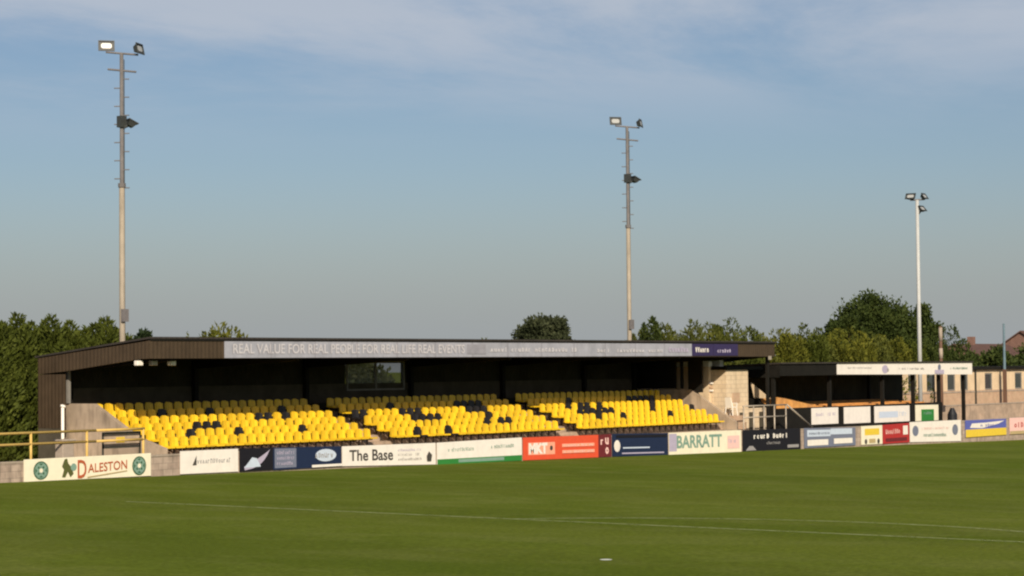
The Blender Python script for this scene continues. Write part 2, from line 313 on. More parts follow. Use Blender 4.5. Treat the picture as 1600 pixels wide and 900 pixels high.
# ------------------------------------------------------------------ perimeter wall
def lerp_tab(tab, x):
    if x <= tab[0][0]: return tab[0][1]
    for (a, va), (b_, vb) in zip(tab, tab[1:]):
        if x <= b_: return va + (vb - va) * (x - a) / (b_ - a)
    return tab[-1][1]
WT = [(-40, 0.9), (-8, 0.76), (0, 0.74), (12, 0.62), (24, 0.56), (36, 0.45), (48, 0.36), (60, 0.36), (70, 0.40), (110, 0.3)]
wl = empty('perimeter_wall', (-40, -2.2, 0), 'low weathered block wall with coping running along the far edge of the grass', 'wall')
b = MB(); c = MB(); xsw = [x * 4.0 - 40 for x in range(38)]
for x0, x1 in zip(xsw, xsw[1:]):
    t0, t1 = lerp_tab(WT, x0), lerp_tab(WT, x1)
    X0, X1 = x0 + 40, x1 + 40
    b.hexa([(X0, 0, gz(x0) - 0.3), (X1, 0, gz(x1) - 0.3), (X1, 0.14, gz(x1) - 0.3), (X0, 0.14, gz(x0) - 0.3), (X0, 0, t0 - 0.06), (X1, 0, t1 - 0.06), (X1, 0.14, t1 - 0.06), (X0, 0.14, t0 - 0.06)])
    c.hexa([(X0, -0.02, t0 - 0.06), (X1, -0.02, t1 - 0.06), (X1, 0.16, t1 - 0.06), (X0, 0.16, t0 - 0.06), (X0, -0.02, t0), (X1, -0.02, t1), (X1, 0.16, t1), (X0, 0.16, t0)])
b.build('block_wall', MT['wall'], wl); c.build('coping', MT['coping'], wl)

# ------------------------------------------------------------------ boards
FONTM = {}
def text_mesh(s, bold=0.0):
    cu = bpy.data.curves.new('t', 'FONT'); cu.body = s; cu.size = 1.0; cu.offset = bold; cu.resolution_u = 3; cu.fill_mode = 'FRONT' if hasattr(cu, 'fill_mode') else cu.fill_mode
    o = bpy.data.objects.new('t', cu); col.objects.link(o)
    dg = bpy.context.evaluated_depsgraph_get(); dg.update(); me = bpy.data.meshes.new_from_object(o.evaluated_get(dg))
    vs_ = [(v.co.x, v.co.y) for v in me.vertices]; fs = [tuple(p.vertices) for p in me.polygons]
    bpy.data.objects.remove(o); bpy.data.curves.remove(cu); bpy.data.meshes.remove(me)
    xs_ = [v[0] for v in vs_]; ys_ = [v[1] for v in vs_]
    return [((x - min(xs_)) / (max(xs_) - min(xs_)), (y - min(ys_)) / (max(ys_) - min(ys_))) for x, y in vs_], fs
class Board:
    """flat sign; u,v in 0..1 across it; front faces -Y.  corners given in world metres"""
    def __init__(s, name, X0, X1, Y, zb0, zb1, zt0, zt1, panel, label, cat, group=None, th=0.03):
        s.X0, s.L, s.zb0, s.zb1, s.zt0, s.zt1 = X0, X1 - X0, zb0, zb1, zt0, zt1
        s.o = empty(name, (X0, Y, zb0), label, cat, group); s.lv = 0
        b = MB(); p = [s.pt(u, v) for u, v in ((0, 0), (1, 0), (1, 1), (0, 1))]
        b.hexa([(p[0][0], 0, p[0][1]), (p[1][0], 0, p[1][1]), (p[1][0], th, p[1][1]), (p[0][0], th, p[0][1]), (p[3][0], 0, p[3][1]), (p[2][0], 0, p[2][1]), (p[2][0], th, p[2][1]), (p[3][0], th, p[3][1])])
        b.build('panel', panel, s.o)
    def pt(s, u, v):
        zb = s.zb0 + (s.zb1 - s.zb0) * u; zt = s.zt0 + (s.zt1 - s.zt0) * u
        return (u * s.L, zb + (zt - zb) * v - s.zb0)
    def poly(s, polys, mt, name='lettering', lift=None, label=None):
        b = MB(); s.lv += 1; d = -0.005 * s.lv if lift is None else lift
        for q_, P in enumerate(polys): b.quad([(s.pt(u, v)[0], d - 0.0004 * (q_ % 9), s.pt(u, v)[1]) for u, v in P])
        o = b.build(name, mt, s.o, recalc=False)
        if label: o['label'] = label
        return o
    def rect(s, u0, u1, v0, v1, mt, name='print_panel', label=None): return s.poly([[(u0, v0), (u1, v0), (u1, v1), (u0, v1)]], mt, name, label=label)
    def text(s, st, u0, u1, v0, v1, mt, bold=0.02, slant=0, rise=0):
        vs_, fs = text_mesh(st, bold); b = MB(); s.lv += 1
        for f in fs: b.quad([(lambda q: (q[0], -0.005 * s.lv, q[1]))(s.pt(u0 + (u1 - u0) * vs_[i][0], v0 + (v1 - v0) * vs_[i][1] + rise * vs_[i][0])) for i in f])
        b.build('lettering', mt, s.o, recalc=False)
    def scribble(s, u0, u1, v0, v1, n, mt, seed=0, wt=0.28):
        """weathered unreadable writing: letter-shaped strokes, no real characters"""
        r_ = random.Random(seed * 13 + 5); P = []; cw = (u1 - u0) / n
        for k in range(n):
            if r_.random() < 0.10: continue
            a = u0 + cw * k; w_ = cw * 0.78; t_ = w_ * wt
            def rc(x0, x1, y0, y1): P.append([(a + w_ * x0, v0 + (v1 - v0) * y0), (a + w_ * x1, v0 + (v1 - v0) * y0), (a + w_ * x1, v0 + (v1 - v0) * y1), (a + w_ * x0, v0 + (v1 - v0) * y1)])
            kd = r_.randrange(9); up_ = r_.random() < 0.25; top = 1.0 if up_ or kd in (1, 5) else 0.78
            def ln(x0, y0, x1, y1, t=wt):
                P.append([(a + w_ * (x0 - t / 2), v0 + (v1 - v0) * y0), (a + w_ * (x0 + t / 2), v0 + (v1 - v0) * y0), (a + w_ * (x1 + t / 2), v0 + (v1 - v0) * y1), (a + w_ * (x1 - t / 2), v0 + (v1 - v0) * y1)])
            def arc(a0, a1):
                for q in range(7):
                    t0 = a0 + (a1 - a0) * q / 7; t1 = a0 + (a1 - a0) * (q + 1) / 7
                    f = lambda t, rr2: (a + w_ * (0.5 + 0.5 * rr2 * math.cos(t)), v0 + (v1 - v0) * top * (0.5 + 0.5 * (rr2 if rr2 == 1 else 1 - (1 - rr2) * 0.9) * math.sin(t)))
                    P.append([f(t0, 1), f(t1, 1), f(t1, 1 - 2 * wt), f(t0, 1 - 2 * wt)])
            PI = math.pi
            if kd == 0: arc(0, 2 * PI)
            elif kd == 1: rc(0.3, 0.3 + wt, 0, 1.0)
            elif kd == 2: arc(0.25 * PI, 1.75 * PI)
            elif kd == 3: rc(0, wt, 0, top); arc(0, PI); rc(1 - wt, 1, 0, top * 0.5)
            elif kd == 4: ln(0.15, 0, 0.5, top); ln(0.85, 0, 0.5, top); rc(0.25, 0.75, 0.25 * top, 0.4 * top)
            elif kd == 5: rc(0.1, 0.1 + wt, 0, 1.0); arc(-0.5 * PI, 0.5 * PI)
            elif kd == 6: arc(PI, 2 * PI); rc(1 - wt, 1, 0, top); rc(0, wt, top * 0.5, top)
            elif kd == 7: ln(0.15, top, 0.5, 0); ln(0.85, top, 0.5, 0)
            else: rc(0.0, wt, 0, top); rc(wt, 0.7, top - 0.2, top)
        s.poly(P, mt, 'lettering')
    def disc(s, uc, vc, r_, mt, n=20, ring=0.0, name='emblem', asp=None):
        H = (s.zt0 + s.zt1 - s.zb0 - s.zb1) / 2; ru = r_ * H / s.L
        if asp: ru *= asp
        if ring:
            P = []
            for k in range(n):
                a0, a1 = 2 * math.pi * k / n, 2 * math.pi * (k + 1) / n
                P.append([(uc + ru * math.cos(a0), vc + r_ * math.sin(a0)), (uc + ru * math.cos(a1), vc + r_ * math.sin(a1)), (uc + ru * ring * math.cos(a1), vc + r_ * ring * math.sin(a1)), (uc + ru * ring * math.cos(a0), vc + r_ * ring * math.sin(a0))])
            return s.poly(P, mt, name)
        return s.poly([[(uc + ru * math.cos(2 * math.pi * k / n), vc + r_ * math.sin(2 * math.pi * k / n)) for k in range(n)]], mt, name)
BG = 'advertising boards fixed to the perimeter wall'
def adboard(X0, X1, zt0, zt1, zb0, zb1, panel, label):
    return Board('advertising_board', X0, X1, -2.26, zb0, zb1, zt0, zt1, MT[panel], label, 'advertising board', BG)
B = adboard(-8.04, -2.56, 0.81, 0.82, 0.09, 0.04, 'cwhite', 'cream advertising board with two round dark green emblems and a red name in script')
for uc in (0.125, 0.90):
    B.disc(uc, 0.47, 0.42, MT['dgreen'])
    s_ = B.lv
    for k in range(4):
        t = math.pi / 4 + k * math.pi / 2; H = 0.74 / B.L
        B.lv = s_; B.disc(uc + 0.19 * H * math.cos(t), 0.47 + 0.19 * math.sin(t), 0.155, MT['sage'], ring=0.35)
    B.disc(uc, 0.47, 0.10, MT['cwhite'])
    B.lv = s_
    B.disc(uc, 0.47, 0.36, MT['sage'], ring=0.9)
B.lv = 0
B.poly([[(0.285, 0.12), (0.30, 0.45), (0.285, 0.60), (0.305, 0.92), (0.325, 0.95), (0.335, 0.72), (0.36, 0.55), (0.375, 0.25), (0.35, 0.10), (0.33, 0.35), (0.31, 0.10)]], MT['olive'], 'emblem')
B.disc(0.375, 0.55, 0.17, MT['sage'])
B.text('D', 0.405, 0.475, 0.04, 0.86, MT['script'], 0.015)
B.text('ALESTON', 0.485, 0.80, 0.26, 0.66, MT['script'], 0.012, rise=0.10)
B.poly([[(0.48, 0.10), (0.80, 0.30), (0.80, 0.26), (0.48, 0.04)]], MT['tan'], 'print_panel')
B = adboard(-1.18, 1.63, 0.83, 0.82, 0.03, 0.0, 'white', 'plain white board with one thin dark line of lettering under the left seats')
B.scribble(0.28, 0.88, 0.42, 0.62, 13, MT['greytx'], 1); B.poly([[(0.20, 0.36), (0.27, 0.36), (0.27, 0.78)]], MT['dot'], 'emblem')
B = adboard(1.72, 3.42, 0.82, 0.80, -0.01, -0.02, 'ink', 'black board with a sweeping white curved swoosh')
sw = []
for k in range(9):
    t0, t1 = k / 9, (k + 1) / 9
    f1 = lambda t: (0.12 + 0.72 * t, 0.20 + 0.30 * math.sin(t * 1.7) + 0.35 * t ** 2.5); f2 = lambda t: (0.14 + 0.76 * t, 0.05 + 0.18 * t + 0.70 * t ** 3.5)
    sw.append([f1(t0), f1(t1), f2(t1), f2(t0)])
B.poly(sw, MT['lav'], 'emblem'); B.poly([[(0.12, 0.15), (0.62, 0.18), (0.5, 0.55), (0.36, 0.6)]], MT['sky'], 'emblem')
B = adboard(3.42, 7.10, 0.80, 0.72, -0.03, -0.04, 'navy', 'navy board with grey small print at left and a pale oval of lettering at right')
B.rect(0.02, 0.33, 0.08, 0.95, MT['bluegrey'])
for k in range(3): B.scribble(0.05, 0.31, 0.68 - 0.24 * k, 0.84 - 0.24 * k, 9, MT['lav'], 20 + k)
B.disc(0.76, 0.58, 0.30, MT['sky'], asp=2.4); B.scribble(0.60, 0.92, 0.46, 0.70, 7, MT['greytx'], 5); B.rect(0.55, 1.0, 0.02, 0.14, MT['white'])
B = adboard(7.16, 12.66, 0.71, 0.66, -0.04, -0.20, 'white', 'white board with heavy black lettering reading The Base')
B.text('The Base', 0.07, 0.53, 0.24, 0.80, MT['dot'], 0.022)
for k in range(3): B.scribble(0.58, 0.84, 0.66 - 0.22 * k, 0.78 - 0.22 * k, 15, MT['greytx'] if k else MT['lav'], 30 + k)
B.poly([[(0.90, 0.15), (0.945, 0.15), (0.955, 0.45), (0.92, 0.62), (0.895, 0.4)]], MT['dot'], 'emblem')
B = adboard(12.76, 18.30, 0.66, 0.70, -0.22, -0.27, 'white', 'white board with a green strip along its foot')
B.rect(0.0, 1.0, 0.0, 0.24, MT['green']); B.rect(0.24, 0.78, 0.06, 0.20, MT['sage']); B.scribble(0.12, 0.42, 0.56, 0.72, 15, MT['sage'], 8); B.scribble(0.62, 0.90, 0.60, 0.76, 14, MT['sage'], 9)
B = adboard(18.40, 23.82, 0.69, 0.64, -0.27, -0.35, 'red', 'bright red board with the white letters MKT in a box')
B.rect(0.06, 0.41, 0.22, 0.76, MT['salmon']); B.text('MKT', 0.07, 0.31, 0.26, 0.74, MT['white'], 0.06); B.disc(0.36, 0.5, 0.11, MT['dot'])
for k in range(2): B.rect(0.50, 0.94, 0.52 - 0.28 * k, 0.66 - 0.28 * k, MT['salmon']); B.scribble(0.52, 0.92, 0.54 - 0.28 * k, 0.64 - 0.28 * k, 15, MT['pink'], 40 + k)
B = adboard(23.84, 24.82, 0.64, 0.65, -0.35, -0.36, 'maroon', 'narrow maroon board with pale pink symbols beside the red board')
B.scribble(0.15, 0.85, 0.55, 0.85, 2, MT['pink'], 3, 0.35); B.scribble(0.15, 0.85, 0.12, 0.44, 2, MT['pink'], 4, 0.35)
B = adboard(24.90, 29.33, 0.65, 0.56, -0.36, -0.46, 'navy', 'navy board with a bright white ball at its left end')
B.disc(0.08, 0.46, 0.26, MT['white'], asp=0.9); B.rect(0.18, 0.66, 0.34, 0.40, MT['sky']); B.rect(0.16, 0.92, 0.10, 0.16, MT['lav']); B.rect(0.06, 0.97, 0.82, 0.94, MT['ink'])
B = adboard(29.42, 35.70, 0.56, 0.51, -0.46, -0.55, 'cwhite', 'pale board with large sage green capitals reading BARRATT')
B.rect(0.0, 0.10, 0.15, 0.95, MT['lav']); B.text('BARRATT', 0.10, 0.72, 0.28, 0.86, MT['sage'], 0.03); B.rect(0.80, 0.97, 0.18, 0.76, MT['pink']); B.scribble(0.81, 0.96, 0.42, 0.62, 8, MT['lav'], 12)
B = adboard(35.86, 41.35, 0.50, 0.44, -0.57, -0.61, 'ink', 'black board with a line of small white lettering right of the pale board')
B.scribble(0.18, 0.78, 0.58, 0.80, 11, MT['white'], 17, 0.4); B.scribble(0.40, 0.64, 0.30, 0.44, 9, MT['greytx'], 18); B.poly([[(0.04, 0.06), (0.22, 0.06), (0.16, 0.26), (0.10, 0.26)]], MT['greytx'], 'emblem'); B.rect(0.76, 0.96, 0.10, 0.24, MT['greytx'])
B = adboard(41.75, 47.05, 0.43, 0.33, -0.58, -0.61, 'bluegrey', 'slate blue board with four pale blue boxes of text')
B.rect(0.05, 0.50, 0.56, 0.90, MT['sky']); B.rect(0.50, 0.93, 0.64, 0.95, MT['sky']); B.rect(0.05, 0.45, 0.10, 0.40, MT['white']); B.rect(0.56, 0.93, 0.14, 0.42, MT['white'])
B.scribble(0.08, 0.48, 0.66, 0.80, 12, MT['bluegrey'], 21)
B = adboard(47.7, 50.0, 0.36, 0.36, -0.62, -0.64, 'cwhite', 'small cream board with a yellow panel above two dark discs')
B.rect(0.15, 0.85, 0.5, 0.85, MT['bright']); B.disc(0.2, 0.16, 0.14, MT['dot']); B.disc(0.8, 0.16, 0.14, MT['dot']); B.rect(0.35, 0.65, 0.08, 0.3, MT['tan'])
B = adboard(50.05, 53.1, 0.37, 0.40, -0.65, -0.66, 'dred', 'deep red board with a white block at its right end')
B.rect(0.76, 0.94, 0.42, 0.88, MT['white']); B.scribble(0.1, 0.65, 0.5, 0.75, 8, MT['pink'], 24); B.rect(0.1, 0.9, 0.1, 0.28, MT['maroon'])
B = adboard(53.2, 59.4, 0.44, 0.41, -0.66, -0.80, 'white', 'large white board with a slate blue oval at each end')
B.disc(0.10, 0.55, 0.26, MT['bluegrey'], asp=1.2); B.disc(0.88, 0.55, 0.26, MT['bluegrey'], asp=1.2); B.scribble(0.22, 0.74, 0.60, 0.72, 22, MT['pink'], 26); B.scribble(0.25, 0.70, 0.25, 0.42, 16, MT['sage'], 27)
B = adboard(60.0, 65.4, 0.36, 0.33, -0.62, -0.62, 'royal', 'royal blue and white board with a yellow lower band')
B.rect(0, 1, 0.0, 0.45, MT['bright']); B.poly([[(0.1, 0.55), (0.4, 0.5), (0.8, 0.72), (0.95, 0.9), (0.5, 0.82), (0.15, 0.8)]], MT['white'], 'emblem'); B.scribble(0.3, 0.7, 0.58, 0.75, 7, MT['royal'], 29)
B = adboard(65.9, 72.0, 0.36, 0.32, -0.62, -0.66, 'pink', 'pale pink board at the right edge with red lettering')
B.scribble(0.1, 0.9, 0.4, 0.72, 11, MT['dred'], 30); B.rect(0, 1, 0, 0.2, MT['tan'])

# ------------------------------------------------------------------ main grandstand
NR = 6; DY = 0.70; DZ = 0.240; Z0 = 0.45
gs = empty('grandstand', (0, 0, 0), 'long low covered grandstand with brown cladding and yellow seats facing the pitch', 'grandstand')
XL, XR = -0.8, 42.2
t = MB()
AIS = [(11.55, 12.65), (24.55, 25.45)]
for k in range(NR + 1):
    y0 = -0.35 + DY * k; z1 = Z0 + DZ * k; y1 = y0 + DY if k < NR else 5.75
    t.box(-0.1, 38.1, y0 + 0.001, y1, -1.2, z1)
t.build('terrace', MT['concrete'], gs)
# aisle half-steps
for a, b_ in AIS:
    s = MB()
    for k in range(NR):
        s.box(a, b_, -0.35 + DY * k + DY / 2, -0.35 + DY * (k + 1) + 0.01, Z0 + DZ * k - 0.01, Z0 + DZ * k + DZ / 2)
    s.box(a, b_, -0.95, -0.345, -1.0, 0.02 + 0.20); s.box(a, b_, -0.65, -0.346, -1.0, 0.335)
    s.build('aisle_steps', MT['concrete'], gs)
# end walls (grey render), stepped slope on top
e = MB(); e.prism([(-0.45, -1.2), (5.7, -1.2), (5.7, 2.46), (3.35, 2.46), (0.95, 1.25), (-0.45, 0.86)], 0, -0.32, -0.102); e.build('end_wall', MT['grey'], gs)
e = MB(); e.prism([(-0.45, -1.4), (5.7, -1.4), (5.7, 2.5), (2.2, 2.45), (-0.1, 1.0), (-0.45, 0.85)], 0, 38.102, 38.32); e.build('end_wall', MT['grey'], gs)
# back wall with a glazed opening
W0, W1, WZ0, WZ1 = 16.1, 19.95, 2.70, 3.98
t = MB()
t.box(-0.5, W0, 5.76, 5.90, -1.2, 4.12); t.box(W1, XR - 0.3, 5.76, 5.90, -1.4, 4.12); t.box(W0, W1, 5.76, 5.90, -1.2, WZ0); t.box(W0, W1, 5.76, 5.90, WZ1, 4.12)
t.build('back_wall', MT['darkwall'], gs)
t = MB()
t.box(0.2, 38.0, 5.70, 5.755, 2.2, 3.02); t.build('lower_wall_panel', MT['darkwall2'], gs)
wn = MB()
for x in (W0 + 0.04, (W0 + W1) / 2, W1 - 0.04): wn.box(x - 0.04, x + 0.04, 5.66, 5.74, WZ0 + 0.08, WZ1 - 0.08)
wn.box(W0, W1, 5.66, 5.74, WZ0, WZ0 + 0.08); wn.box(W0, W1, 5.66, 5.74, WZ1 - 0.08, WZ1); wf = wn.build('window', MT['frame'], gs)
bx('pane', MT['pane'], wf, W0 + 0.08, W1 - 0.08, 5.78, 5.79, WZ0 + 0.08, WZ1 - 0.08)
# roof sheet: front edge high, back edge low
t = MB(); t.prism([(-0.36, 4.80), (5.98, 4.18), (5.98, 4.24), (-0.36, 4.87)], 0, XL - 0.05, XR + 0.05); t.build('roof', MT['roof'], gs)
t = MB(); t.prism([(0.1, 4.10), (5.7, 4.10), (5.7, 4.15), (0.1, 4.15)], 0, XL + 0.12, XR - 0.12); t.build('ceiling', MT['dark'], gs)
bx('fascia', MT['brown'], gs, XL, XR, -0.30, -0.22, 4.09, 4.73)
bx('fascia_trim', MT['dark'], gs, XL, XR, -0.34, -0.20, 4.732, 4.795)
# side gables
t = MB(); t.prism([(-0.218, 4.09), (0.3, 4.07), (4.35, 3.66), (5.85, 3.56), (5.85, 4.17), (-0.218, 4.725)], 0, XL, XL + 0.08); t.build('gable_fascia', MT['brown_side'], gs)
t = MB(); t.prism([(-0.218, 4.09), (3, 3.8), (5.85, 3.56), (5.85, 4.17), (-0.218, 4.725)], 0, XR - 0.08, XR); t.build('gable_fascia', MT['brown_side'], gs)
bx('side_cladding', MT['brown_side'], gs, XL, XL + 0.08, 4.37, 5.85, 1.55, 3.555)
bx('side_base', MT['darkwall2'], gs, XL + 0.01, XL + 0.07, 4.40, 5.85, -0.3, 1.548)
bx('corner_post', MT['frame'], gs, -0.40, -0.28, 4.6, 4.72, 2.47, 4.05)
# right end: sheeted at the back, two tall slots, a post
t = MB(); t.box(38.14, 38.26, 3.15, 5.74, 2.51, 4.09); t.box(38.14, 38.26, 2.72, 2.86, 2.505, 4.09); t.box(38.14, 38.26, 1.55, 2.38, 2.3, 4.09); t.box(38.15, 38.25, 2.38, 3.15, 3.85, 4.09); t.build('side_cladding', MT['dark'], gs)
for k, x in enumerate((0.5, 7.0, 13.45, 20.3, 27.0, 33.6, 38.0)):
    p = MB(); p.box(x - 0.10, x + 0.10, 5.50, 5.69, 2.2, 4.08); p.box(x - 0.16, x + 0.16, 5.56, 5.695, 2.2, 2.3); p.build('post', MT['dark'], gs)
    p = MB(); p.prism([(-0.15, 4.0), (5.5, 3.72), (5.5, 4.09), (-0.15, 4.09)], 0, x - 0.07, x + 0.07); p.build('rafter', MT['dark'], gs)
# roof over the right side passage stands on posts
for x, y in ((41.9, -0.1), (41.9, 5.6)): bx('post', MT['dark'], gs, x - 0.07, x + 0.07, y, y + 0.14, -1.2, 4.08)
t = MB(); t.box(41.55, 41.85, -0.33, -0.31, 3.93, 4.12); t.build('bracket_plate', MT['grail'], gs)
# seat row: bucket seats
def seat_meshes():
    b = MB()
    W = 0.215
    # backrest, slightly curved and reclined
    for s0, s1 in ((-1, -0.4), (-0.4, 0.4), (0.4, 1)):
        def bp(s, z): return (s * W * (0.94 if z > 0.3 else 1.0), 0.20 + 0.10 * z - 0.045 * (abs(s) > 0.9), z)
        q = [bp(s0, 0.0), bp(s1, 0.0), bp(s1, 0.36 if s1 < 1 else 0.31), bp(s0, 0.36 if s0 > -1 else 0.31)]
        r2 = [(x, y + 0.022, z) for x, y, z in q]
        b.hexa([q[0], q[1], r2[1], r2[0], q[3], q[2], r2[2], r2[3]])
    bk = b
    c = MB()
    prof = [(-0.20, -0.05), (-0.19, 0.015), (-0.05, -0.01), (0.12, 0.0), (0.215, 0.035), (0.215, 0.005), (0.10, -0.035), (-0.05, -0.045), (-0.17, -0.03)]
    c.prism(prof, 0, -W, W)
    d = MB(); d.box(-0.025, 0.025, -0.10, 0.18, -0.10, -0.05); d.box(-0.02, 0.02, 0.14, 0.19, -0.42, -0.06); d.box(-0.08, 0.08, 0.10, 0.22, -0.42, -0.41)
    return bk, c, d
bk, pan_, brk = seat_meshes()
proto = {}
for cn in ('yellow', 'black'):
    o1 = bk.build('backrest', MT[cn]); o2 = pan_.build('seat_pan', MT[cn])
    proto[cn] = (o1.data, o2.data); bpy.data.objects.remove(o1); bpy.data.objects.remove(o2)
o3 = brk.build('bracket', MT['bracket']); brk_me = o3.data; bpy.data.objects.remove(o3)
# seats of the other colour make a pattern in each block: (row from, row to, X from, X to) in metres of the stand
def px(p):      # where a point stands as seen from the terrace opposite, used only to read the colour pattern
    d = Vector(p) - CAM; z = d.dot(fw); return 800 + FPX * d.dot(rr) / z, 450 - FPX * d.dot(u2) / z
PAT = [(247, 266, 640, 652), (272, 347, 652, 664), (293, 310, 666, 677), (359, 373, 664, 673), (314, 328, 638, 653), (386, 421, 640, 648), (437, 452, 636, 657), (458, 475, 658, 668), (485, 497, 658, 667), (531, 570, 640, 653),  # spans beside the aisles turn aisle shadow into black seats as well
       (624, 684, 640, 651), (648, 661, 634, 640), (646, 661, 664, 672), (697, 711, 661, 670), (709, 757, 629, 637), (755, 769, 638, 656), (778, 794, 649, 657), (831, 863, 635, 645), (597, 610, 631, 641), (884, 894, 624, 632),
       (904, 958, 632, 641), (925, 936, 624, 632), (933, 943, 644, 651), (970, 981, 642, 648), (976, 1019, 619, 628), (1012, 1025, 627, 637), (1040, 1050, 640, 646), (1077, 1085, 627, 634)]
ORD = ['first', 'second', 'third', 'fourth', 'fifth', 'sixth', 'seventh', 'eighth', 'ninth', 'tenth', 'eleventh', 'twelfth', 'thirteenth', 'fourteenth', 'fifteenth', 'sixteenth', 'seventeenth', 'eighteenth', 'nineteenth', 'twentieth', 'twenty-first', 'twenty-second', 'twenty-third', 'twenty-fourth']
ROWN = ['front row', 'second row up', 'third row up', 'fourth row up', 'fifth row up', 'top row']
seats = []
for bi, (xa, n, bn) in enumerate(((0.28, 23, 'left'), (12.9, 23, 'middle'), (25.75, 24, 'right'))):
    for r_ in range(NR):
        for k in range(n):
            x = xa + 0.5 * k; y = DY * r_; zf = Z0 + DZ * r_
            q = px((x, y + 0.24, zf + 0.70)); blk = any(a + 1 <= q[0] <= b_ - 1 and abs(q[1] - (c + d) / 2) < 4.9 * max(1, round((d - c) / 11.5)) for a, b_, c, d in PAT)
            seats.append(((Vector((x, y, zf)) - CAM).length + (0 if r_ == 0 else 2), x, y, zf, 'black' if blk else 'yellow', bn, r_, k, n))
seats.sort(key=lambda s: s[0])
for s_ in seats[:300]:
    _, x, y, zf, cn, bn, r_, k, n = s_
    pos = ORD[k] + ' from left end' if k < 12 else ORD[n - 1 - k] + ' from right end'
    o = empty('stadium_seat', (x, y, zf + 0.44), '%s plastic seat, %s, %s, %s block' % (cn, pos, ROWN[r_], bn), 'seat', 'seats in rows under the grandstand roof')
    rz = rng.uniform(-0.045, 0.045)
    for nm, me in (('backrest', proto[cn][0]), ('seat_pan', proto[cn][1]), ('bracket', brk_me)):
        c = bpy.data.objects.new(nm, me); c.parent = o; col.objects.link(c)
    o.rotation_euler = (0, 0, rz)
sb = MB()
for s_ in seats[300:]:
    _, x, y, zf, cn, bn, r_, k, n = s_
    for src, mi in ((bk, 0 if cn == 'yellow' else 1), (pan_, 0 if cn == 'yellow' else 1), (brk, 2)):
        n0 = len(sb.v); sb.v += [(a + x, b_ + y, c + zf + 0.44) for a, b_, c in src.v]; sb.f += [tuple(i + n0 for i in f) for f in src.f]; sb.mi += [mi] * len(src.f)
tag(sb.build('stadium_seats', [MT['yellow'], MT['black'], MT['bracket']]), 'mass of yellow and black seats filling the farther blocks of the grandstand', 'seats', 'seats in rows under the grandstand roof', 'stuff')

# fascia signs
B = Board('fascia_sign', 2.87, 34.38, -0.335, 4.10, 4.13, 4.72, 4.725, MT['signgrey'], 'very long weathered white sign with faded lettering along the grandstand roof edge', 'sign', th=0.03)
B.text('REAL VALUE FOR REAL PEOPLE FOR REAL LIFE REAL EVENTS', 0.012, 0.444, 0.20, 0.80, MT['signdark'], 0.012)
B.text('REAL VALUE FOR REAL PEOPLE FOR REAL LIFE REAL EVENTS', 0.0135, 0.4455, 0.26, 0.86, MT['signlight'], 0.012)
B.poly([[(k / 13 - 0.0006, 0), (k / 13 + 0.0006, 0), (k / 13 + 0.0006, 1), (k / 13 - 0.0006, 1)] for k in range(1, 13)], MT['signdark'], 'panel_joints', lift=-0.022)
B.rect(0.45, 0.49, 0.2, 0.88, MT['signdark'])
B.scribble(0.50, 0.70, 0.34, 0.66, 26, MT['signlight'], 53, 0.4); B.scribble(0.74, 0.92, 0.30, 0.58, 22, MT['signlight'], 54, 0.4); B.scribble(0.935, 0.99, 0.3, 0.75, 7, MT['lav'], 55, 0.4)
B = Board('fascia_sign', 34.42, 36.3, -0.335, 4.14, 4.14, 4.72, 4.72, MT['purple'], 'dark purple roof edge sign with bright white lettering, next to the long white sign', 'sign', th=0.03)
B.scribble(0.15, 0.80, 0.30, 0.72, 6, MT['white'], 56, 0.4)
B = Board('fascia_sign', 36.34, 38.6, -0.335, 4.14, 4.14, 4.72, 4.72, MT['purple'], 'dark purple roof edge sign with dim lavender lettering, nearest the right end of the roof', 'sign', th=0.03)
B.scribble(0.15, 0.72, 0.26, 0.58, 6, MT['lav'], 57, 0.4)
# small white floodlights under the left of the roof
for k, x in enumerate((-0.75, -0.05, 0.85)):
    o = empty('bulkhead_light', (x, 0.35, 3.98), ['small white light fitting under the roof edge nearest the gable corner', 'small grey light fitting hanging in the middle of three under the roof', 'small white light fitting farthest right under the left roof corner'][k], 'light fitting', 'light fittings under the left roof corner')
    b = MB(); b.box(-0.14, 0.14, -0.10, 0.10, -0.14, 0.04); b.build('housing', MT['plastic'] if k != 1 else MT['grail'], o, bevel=0.02); bx('bracket', MT['lampbody'], o, -0.02, 0.02, -0.02, 0.02, 0.04, 0.12)

# ------------------------------------------------------------------ left railings, gate, block
def railing(name, pts, ztop, zmid, mt, label, group=None, posts=None, r_=0.03):
    o = empty(name, (pts[0][0], pts[0][1], gz(pts[0][0])), label, 'railing', group); ox, oy, oz = o.location
    for z in (ztop, zmid):
        if z is None: continue
        b = MB()
        for p, q in zip(pts, pts[1:]): b.tube((p[0] - ox, p[1] - oy, z - oz), (q[0] - ox, q[1] - oy, z - oz), r_)
        b.build('rail', mt, o, smooth=True)
    for x, y in posts:
        b = MB(); b.tube((x - ox, y - oy, gz(x) - oz), (x - ox, y - oy, ztop - oz), r_); b.build('post', mt, o, smooth=True)
    return o
railing('railing', [(-16, -1.2), (-4.1, -1.2), (-1.9, -1.2)], 1.63, 1.26, MT['yrail'], 'yellow two-rail barrier running from the left edge past the grandstand end wall', posts=[(x, -1.2) for x in (-15.6, -12.4, -9.4, -6.9, -4.5, -1.95)], r_=0.045)
o = empty('side_gate', (-3.6, -0.95, gz(-3.6)), 'grey steel gate frame with a small yellow plate in front of the end wall', 'gate')
zz = -o.location.z
b = MB(); b.box(0, 1.75, -0.02, 0.02, zz + 1.48, zz + 1.55); b.box(0, 1.75, -0.02, 0.02, zz + 0.98, zz + 1.05); b.box(0, 0.06, -0.02, 0.02, 0.0, zz + 1.48); b.box(1.69, 1.75, -0.02, 0.02, 0.0, zz + 1.48); b.build('frame', MT['hinge'], o)
